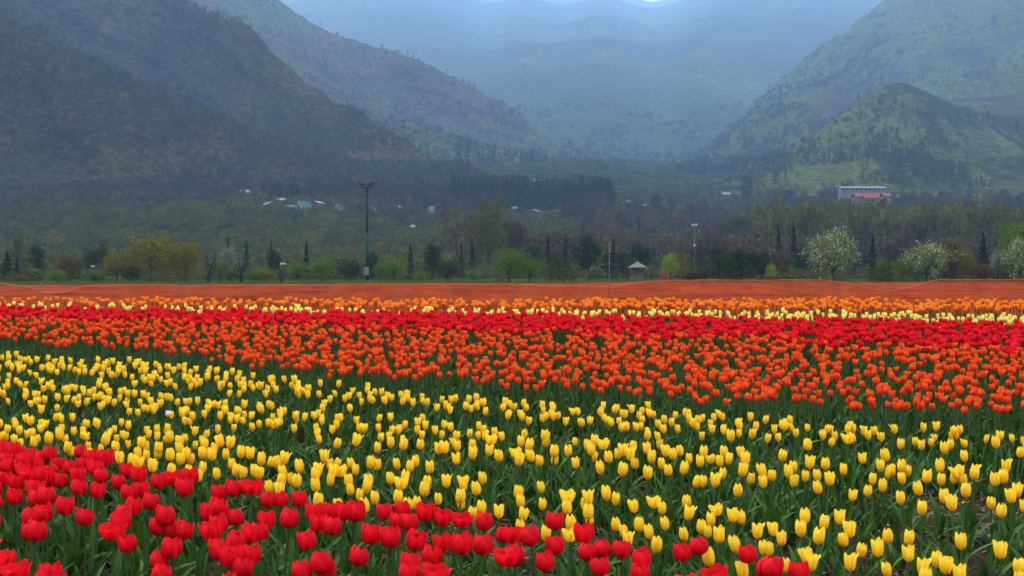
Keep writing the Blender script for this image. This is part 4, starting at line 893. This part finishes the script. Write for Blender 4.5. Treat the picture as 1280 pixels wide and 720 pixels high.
b = MB().add(*tube([(0, 0, .0), (0, 0, .06)], [.32, .32], 12)); b.build('base_plate', GREY, e)
MB().add(*box(-.07, .07, -.7, .7, H - .28, H - .18)).add(*box(-.85, .85, -.07, .07, H - .34, H - .24)).build('cross_arm', DK, e)
for sx, sy, tl in ((-.66, -.15, .42), (-.45, .55, .30), (.66, -.15, -.42), (.45, .55, -.30)):
    h = MB(); v, q = box(-.48, .48, -.30, .30, -.05, .30); v = np.array(v); v[:, 0] *= 1 - .45 * (v[:, 2] > 0); v[:, 2] += -v[:, 0] * tl; h.add(v + np.array([sx, sy, H - .02]), q)
    o = h.build('lamp_head', DK, e, False); v, q = box(-.42, .42, -.18, .18, -.075, -.052); v = np.array(v); v[:, 2] += -v[:, 0] * tl; MB().add(v + np.array([sx, sy, H - .02]), q).build('glass', GLASS, o, False)
MB().add(*tube([(0, 0, H - .25), (0, 0, H + .35)], [.02, .01], 5)).build('lightning_rod', DK, e)
cb = MB().add(*box(-.36, .22, -.52, -.22, .75, 1.75)); cb.build('control_box', GREY, e, False)

def twin_lamp(u, vtop, D, label, balls=((-.35, 0), (.35, 0)), pole=GREY, mid=None, r_=.04, hr=.20):
    D = back(D); x, y, z = spot(u, D); H = EYE - (vtop - HORIZ) / F * D - z
    e = empty('lamp_post', (x, y, z)); tag(e, label, 'lamp post', 'white-headed lamp posts behind the net')
    MB().add(*tube([(0, 0, -.1), (0, 0, H * .5), (0, 0, H)], [r_ * 1.4, r_, r_ * .8], 8)).build('pole', pole, e)
    MB().add(*tube([(balls[0][0], 0, H), (0, 0, H - .12), (balls[1][0], 0, H)], .03, 5)).build('bracket', pole, e)
    for bx, bz in balls:
        t = np.linspace(0, math.pi, 7); MB().add(*tube(np.stack([0 * t + bx, 0 * t, H + bz + hr * (.7 - np.cos(t) * .8) - hr * .3], 1), np.maximum(.02, hr * np.sin(t)), 10)).build('lamp_globe', WH, e)
    if mid: MB().add(*box(-.16, .16, -.2, .05, mid, mid + .35)).build('junction_box', WH, e, False)
twin_lamp(868, 282, 230, 'tall slender white lamp post with twin heads above the dark cypress', ((-.25, 0), (.3, .05)), GREY, mid=5.3, hr=.22)
twin_lamp(354, 330.5, 96, 'low lamp post with two white heads beside a small pruned tree', ((-.20, 0), (.16, 0)), DK, hr=.15, r_=.04)
twin_lamp(116, 333.5, 100, 'low lamp post with two white heads left of the olive willow', ((-.10, 0), (.10, 0)), DK, hr=.12, r_=.04)
# tall grey pole with a cross wire
x, y = (761 - 640) / F * 30.8, 30.8; z = float(field_z(y)); H = EYE - (302 - HORIZ) / F * y - z
e = empty('cable_pole', (x, y, z)); tag(e, 'tall thin grey pole with short cross wire in front of the net', 'pole')
MB().add(*tube([(0, 0, -.2), (.005, 0, .5)], [.03, .028], 8)).build('sleeve', GREY, e); MB().add(*tube([(0, 0, .6), (.01, 0, H * .6), (.015, 0, H)], [.010, .008, .005], 6)).build('pole', GREY, e)
MB().add(*tube([(-.20, 0, H * .72), (.0, 0, H * .735), (.30, 0, H * .72)], .0025, 4)).build('cross_wire', GREY, e)
for u, D, h, lab in ((1217, 640, 14, 'far pale transmission pole against the right slope'), (912, 300, 9, 'thin dark pole rising left of the dark clump')):
    x, y, z = spot(u, D); e = empty('utility_pole', (x, y, z)); tag(e, lab, 'utility pole', 'thin poles in the valley'); MB().add(*tube([(0, 0, -.2), (0, 0, h)], [.16, .08], 6)).build('pole', DK, e); MB().add(*tube([(-1, 0, h - .8), (1, 0, h - .8)], .05, 4)).build('cross_arm', DK, e)

# ------------------------------------------------------------------ pavilion, arch, red shrub, hedges of the park
ROOFW = plain('weathered pale roof', (.115, .095, .08), .8, var=.15); WOOD = plain('brown timber', (.10, .065, .045), .8); BRK = plain('brown brick', (.10, .055, .04), .9); STONE = plain('grey stone', (.08, .075, .065), .9)
x, y, z = spot(797, 200); z = EYE - (349.0 - HORIZ) / F * y; s = y / F
e = empty('pavilion', (x, y, z)); tag(e, 'small garden pavilion with pale hipped roof on the lawn', 'pavilion'); Wd, Hh = 8.4 * s, 15 * s
MB().add(*box(-Wd, Wd, -Wd, Wd, -.3, .35)).build('plinth', STONE, e, False)
for i in range(4):
    for j in range(4):
        if i in (0, 3) or j in (0, 3):
            px, py = -Wd * .88 + i * Wd * .587, -Wd * .88 + j * Wd * .587; MB().add(*tube([(px, py, .353), (px, py, Hh)], .07, 8)).build('post', WOOD, e)
MB().add(*box(-Wd * .8, Wd * .8, -Wd * .86, -Wd * .82, .356, .85)).add(*box(-Wd * .8, Wd * .8, Wd * .82, Wd * .86, .356, .85)).build('railing', WOOD, e, False)
MB().add(*box(-Wd * .60, Wd * .60, Wd * .1, Wd * .5, .358, Hh - .05)).build('kiosk_wall', BRK, e, False)
rf = MB(); rz = Hh; a_ = Wd * 1.28; b_ = Wd * .30; tv = [(-a_, -a_, rz), (a_, -a_, rz), (a_, a_, rz), (-a_, a_, rz), (-b_, -b_, rz + 5.2 * s), (b_, -b_, rz + 5.2 * s), (b_, b_, rz + 5.2 * s), (-b_, b_, rz + 5.2 * s), (0, 0, rz + 8 * s)]
rf.add(tv, [(0, 1, 5, 4), (1, 2, 6, 5), (2, 3, 7, 6), (3, 0, 4, 7), (4, 5, 8, 8), (5, 6, 8, 8), (6, 7, 8, 8), (7, 4, 8, 8)]).add(*box(-a_, a_, -a_, a_, rz - .10, rz - .003)); ro = rf.build('roof', ROOFW, e, False)
MB().add(*tube([(0, 0, rz + 7.6 * s), (0, 0, rz + 9.4 * s)], [.10, .02], 6)).build('finial', ROOFW, ro)
x, y, z = spot(745, 200); z = EYE - (349 - HORIZ) / F * y; t = np.linspace(0, math.pi, 15); e = empty('trellis_arch', (x, y, z)); tag(e, 'curved brown trellis arch on the lawn left of the pavilion', 'trellis arch')
for yy in (-.5, .5): MB().add(*tube(np.stack([1.15 * np.cos(t), 0 * t + yy, .2 + 1.45 * np.sin(t)], 1), .10, 6)).build('hoop', WOOD, e)
b = MB()
for k in range(1, 14): b.add(*tube([(1.15 * math.cos(t[k]), -.5, .2 + 1.45 * math.sin(t[k])), (1.15 * math.cos(t[k]), .5, .2 + 1.45 * math.sin(t[k]))], .04, 4))
b.build('slats', WOOD, e)
T['redleaf'] = leaf_mat('red shrub foliage', [(.35, .01, .02), (.45, .02, .03), (.20, .02, .02)], .3, .8, .1)
tree('bush', 'redleaf', 831, 337, 12, 110, 'small crimson shrub on the lawn right of the pavilion', n=900, var=0)
for k, (u, v) in enumerate(((682, 336), (689, 337), (696, 336), (716, 336), (736, 338), (783, 334), (784, 339), (807, 336), (814, 334), (772, 339))):
    tree('column', 'deep', u, v, 4.2 if k != 4 else 6, 140, 'clipped dark cypress on the lawn, %s' % ['left of a row of three before the grey-green tree', 'middle of the row of three', 'right of the row of three', 'alone between the row and the arch', 'thick one left of the arch', 'left post of the pavilion entrance', 'tight against the pavilion corner', 'right corner of the pavilion', 'just right of the pavilion', 'small one left of the pavilion'][k], n=500, var=k % 3, group='clipped cypresses on the lawn')
WL = plain('pale garden path', (.10, .10, .07), 1.0, spec=0)
def strip(name, u0, u1, D0, D1, m, kind='structure', dz=.05):
    n = 30; us = np.linspace(u0, u1, n); P = []
    for D in np.linspace(D0, D1, 5): xx = (us - 640) / F * D; P.append(np.stack([xx, 0 * xx + D, ground_z(xx, np.full(n, D)) + dz], 1))
    tag(MB().add(np.array(P), grid_q(5, n)).build(name, m), kind=kind)
strip('path', 540, 1180, 207, 212, WL); 
LAWN = plain('lawn', (.024, .034, .008), 1.0, var=.6, scale=.12, spec=0); strip('lawn', -420, 1700, 100, 205, LAWN, dz=.03); strip('lawn', 540, 1300, 222, 262, LAWN, dz=.06); strip('terrace', 820, 905, 262, 300, plain('dry terrace grass', (.16, .14, .07), .95, scale=.2), dz=.3)

# ------------------------------------------------------------------ houses
TEAL = plain('teal sheet roof', (.022, .10, .085), .5, var=.12); PALE_TEAL = plain('pale teal roof', (.075, .14, .125), .5, var=.1); TIN = plain('pale tin roof', (.13, .12, .11), .5, var=.15); TRIM = plain('white bargeboard', (.26, .25, .25), .6, var=.1); WALLD = plain('dark boarded wall', (.07, .055, .06), .9); WALLW = plain('white rendered wall', (.14, .13, .125), .8, var=.08); WALLB = plain('brown plaster wall', (.07, .05, .04), .9); WIN = plain('dark window glass', (.02, .025, .03), .2); REDR = plain('red sheet roof', (.13, .02, .02), .6, var=.15); GREYR = plain('grey sheet roof', (.13, .15, .16), .5)
def hit(u, v, d0=230, d1=1500):
    d = np.arange(d0, d1, 2.0); x = (u - 640) / F * d; vv = vis_v(d, ground_z(x, d)); k = np.argmax(vv < v); D = float(d[k]) if (vv < v).any() else 600.
    return (u - 640) / F * D, D, float(ground_z((u - 640) / F * D, D))
def aframe(u, vb, hpx, wpx, label, rz=0, roofm=TEAL):
    x, y, z = hit(u, vb); s = y / F; H = hpx * s; w = wpx * s / 2; dp = w * 2.6
    e = empty('a_frame_cottage', (x, y, z - .3), rz); tag(e, label, 'cottage', 'steep green-roofed cottages on the hillside')
    def slope(sx):
        a = MB(); th = .12; v = [(sx * w * 1.12, -dp / 2 - .35, 0), (sx * w * 1.12, dp / 2, 0), (0, dp / 2, H + .25), (0, -dp / 2 - .35, H + .25)]; v += [(p[0] * .94, p[1], p[2] - th) for p in v]
        q = [(0, 1, 2, 3), (4, 7, 6, 5), (0, 4, 5, 1), (1, 5, 6, 2), (2, 6, 7, 3), (3, 7, 4, 0)]; a.add(v, q); return a
    for sx in (-1, 1): slope(sx).build('roof', roofm, e, False)
    g = MB().add([(-w * .95, -dp / 2, .02), (w * .95, -dp / 2, .02), (0, -dp / 2, H - .25), (-w * .95, dp / 2 - .1, .02), (w * .95, dp / 2 - .1, .02), (0, dp / 2 - .1, H - .25)], [(0, 1, 2, 2), (4, 3, 5, 5), (0, 3, 4, 1)]); g.build('wall', WALLD, e, False)
    yf = -dp / 2 - .42
    for sx in (-1, 1):
        a = MB(); bw = w * .20; v = [(sx * w * 1.14, yf, -.05), (sx * (w * 1.14 - bw), yf, -.05), (0, yf, H - bw * 1.2), (0, yf, H + .28)]; v += [(p[0], yf + .06, p[2]) for p in v]
        a.add(v, [(0, 1, 2, 3), (4, 7, 6, 5), (0, 4, 5, 1), (1, 5, 6, 2), (2, 6, 7, 3), (3, 7, 4, 0)]); a.build('bargeboard', TRIM, e, False)
    MB().add(*box(-w * 1.35, w * 1.35, yf - 1.3, yf - .02, -.1, .12)).add(*box(-w * 1.35, w * 1.35, yf - 1.3, yf - 1.22, .75, .9)).build('balcony', TRIM, e, False)
    wf = MB().add(*box(-w * .30, w * .30, -dp / 2 - .04, -dp / 2 - .003, .95, H * .46)).build('window', WIN, e, False); MB().add(*box(-w * .05, w * .05, -dp / 2 - .07, -dp / 2 - .043, .95, H * .46)).build('mullion', TRIM, wf, False)
aframe(381, 267, 15, 14, 'steep green-roofed cottage with white gable boards, largest of the row', R(-38)); aframe(425, 268, 12, 10, 'smaller white-gabled cottage second in the row', R(-30)); aframe(465, 266, 9, 9, 'little white-gabled cottage half hidden by the mast', R(-25)); aframe(541, 271, 13, 11, 'green-roofed cottage at the right end of the row', R(40))
def shed(u, vb, wpx, hpx, label, roofm=TIN, wallm=WALLB, rz=0., deep=.6, rise=.45, name='hillside_house', cat='house', nwin=3, group='low houses scattered over the valley', y0=None, storeys=1):
    x, y, z = hit(u, vb) if y0 is None else spot(u, y0); s = y / F; w = wpx * s / 2; H = hpx * s * (1 - rise); rh = hpx * s * rise; d = max(2.0, w * deep)
    if y0: z = EYE - (vb - HORIZ) / F * y0
    e = empty(name, (x, y, z), rz); tag(e, label, cat, group)
    MB().add(*box(-w, w, -d, d, -3.0, H)).build('wall', wallm, e, False)
    o = .35; v = [(-w - o, -d - o, H - .1), (w + o, -d - o, H - .1), (w + o, 0, H + rh), (-w - o, 0, H + rh), (-w - o, d + o, H - .1), (w + o, d + o, H - .1)]; v += [(p[0], p[1], p[2] + .16) for p in v]
    MB().add(v, [(0, 1, 2, 3), (3, 2, 5, 4), (6, 9, 8, 7), (9, 10, 11, 8), (0, 6, 7, 1), (4, 5, 11, 10), (0, 3, 9, 6), (3, 4, 10, 9), (1, 7, 8, 2), (2, 8, 11, 5)]).build('roof', roofm, e, False)
    for st in range(storeys):
        for k in range(nwin):
            cx = -w + (k + .5) * 2 * w / nwin; ww = min(.6, w / nwin * .5); z0 = H * (st + .35) / storeys; z1 = H * (st + .78) / storeys
            f = MB().add(*box(cx - ww - .08, cx + ww + .08, -d - .05, -d - .003, z0 - .08, z1 + .08)).build('window', TRIM, e, False); MB().add(*box(cx - ww, cx + ww, -d - .08, -d - .053, z0, z1)).build('pane', WIN, f, False)
    return e
for a in [(198, 236, 7, 3, 'tiny white-roofed hut high on the wooded slope'), (241, 247, 22, 4, 'long low pinkish roof left of the poplar pair', TIN), (277, 241, 7, 4, 'small bright hut right of the yellow poplars'), (309, 246, 26, 8, 'low house with pale grey roof, first of the hamlet'), (316, 256, 6, 4, 'tiny white hut below the hamlet'),
          (337, 261, 24, 8, 'hillside house with long cream roof in the hamlet'), (334, 241, 9, 4, 'small dark hut above the hamlet roofs'), (352, 253, 10, 5, 'small house with bright roof corner right of the cream roof'), (363, 261, 10, 4, 'tiny red-walled hut left of the largest cottage'), (397, 258, 18, 6, 'flat pale-teal roofed house between the first two cottages', PALE_TEAL),
          (490, 263, 22, 6, 'low house with slanting pale roof right of the mast'), (515, 250, 6, 4, 'tiny hut above the slanting pale roof'), (515, 287, 6, 5, 'small pale hut low on the slope right of the mast'), (568, 254, 14, 6, 'pale teal roofed house above the green cottage', PALE_TEAL),
          (645, 264, 8, 5, 'white hut at the left end of the teal roofs', TIN), (668, 268, 20, 5, 'long teal roofed shed below the conifer stand', PALE_TEAL), (697, 268, 8, 4, 'short teal roofed shed right of the long one', PALE_TEAL), (712, 266, 8, 5, 'small white building between the teal roofs', TIN), (741, 269, 10, 4, 'bright teal roofed shed at the right of its line', PALE_TEAL),
          (786, 255, 11, 4, 'pale green roofed house right of the conifer stand', PALE_TEAL), (782, 264, 10, 5, 'pale house in front of the green-roofed one'), (805, 259, 7, 3, 'small white roof among bare trees'), (865, 261, 7, 3, 'tiny pale roof in the brown woods'), (907, 246, 10, 5, 'teal-white house below the dark round crown', PALE_TEAL),
          (672, 227, 7, 3, 'tiny white hut on the far meadow'), (656, 235, 5, 3, 'tiny pinkish hut at the edge of the conifer stand'), (1014, 240, 8, 4, 'pale roof left of the institute building')]:
    shed(a[0], a[1], a[2], a[3], a[4], roofm=a[5] if len(a) > 5 else TIN, rz=random.choice((-1.1, -.5, .35, 1.0, 1.25)), nwin=2 if a[2] < 12 else 4)
shed(943, 303, 12, 5, 'teal roofed kiosk above the dark tree clump', roofm=PALE_TEAL, name='garden_kiosk', cat='kiosk', y0=310, group=None)
shed(1077, 240, 56, 6, 'long white institute building with grey roof above the poplars', GREYR, WALLW, 0.06, .22, .22, 'institute_building', 'building', 10, None, 560, 1)
shed(1073, 250, 12, 8, 'white house with red roof, left end of the red-roofed row', REDR, WALLW, .1, .7, .5, y0=545, nwin=2, group='red-roofed houses below the institute'); shed(1090, 254, 17, 12, 'larger white house with red roof, middle of the red-roofed row', REDR, WALLW, -.25, .7, .5, y0=543, nwin=3, group='red-roofed houses below the institute'); shed(1106, 249, 10, 7, 'smallest red-roofed white house at the right end', REDR, WALLW, .3, .7, .5, y0=547, nwin=2, group='red-roofed houses below the institute')
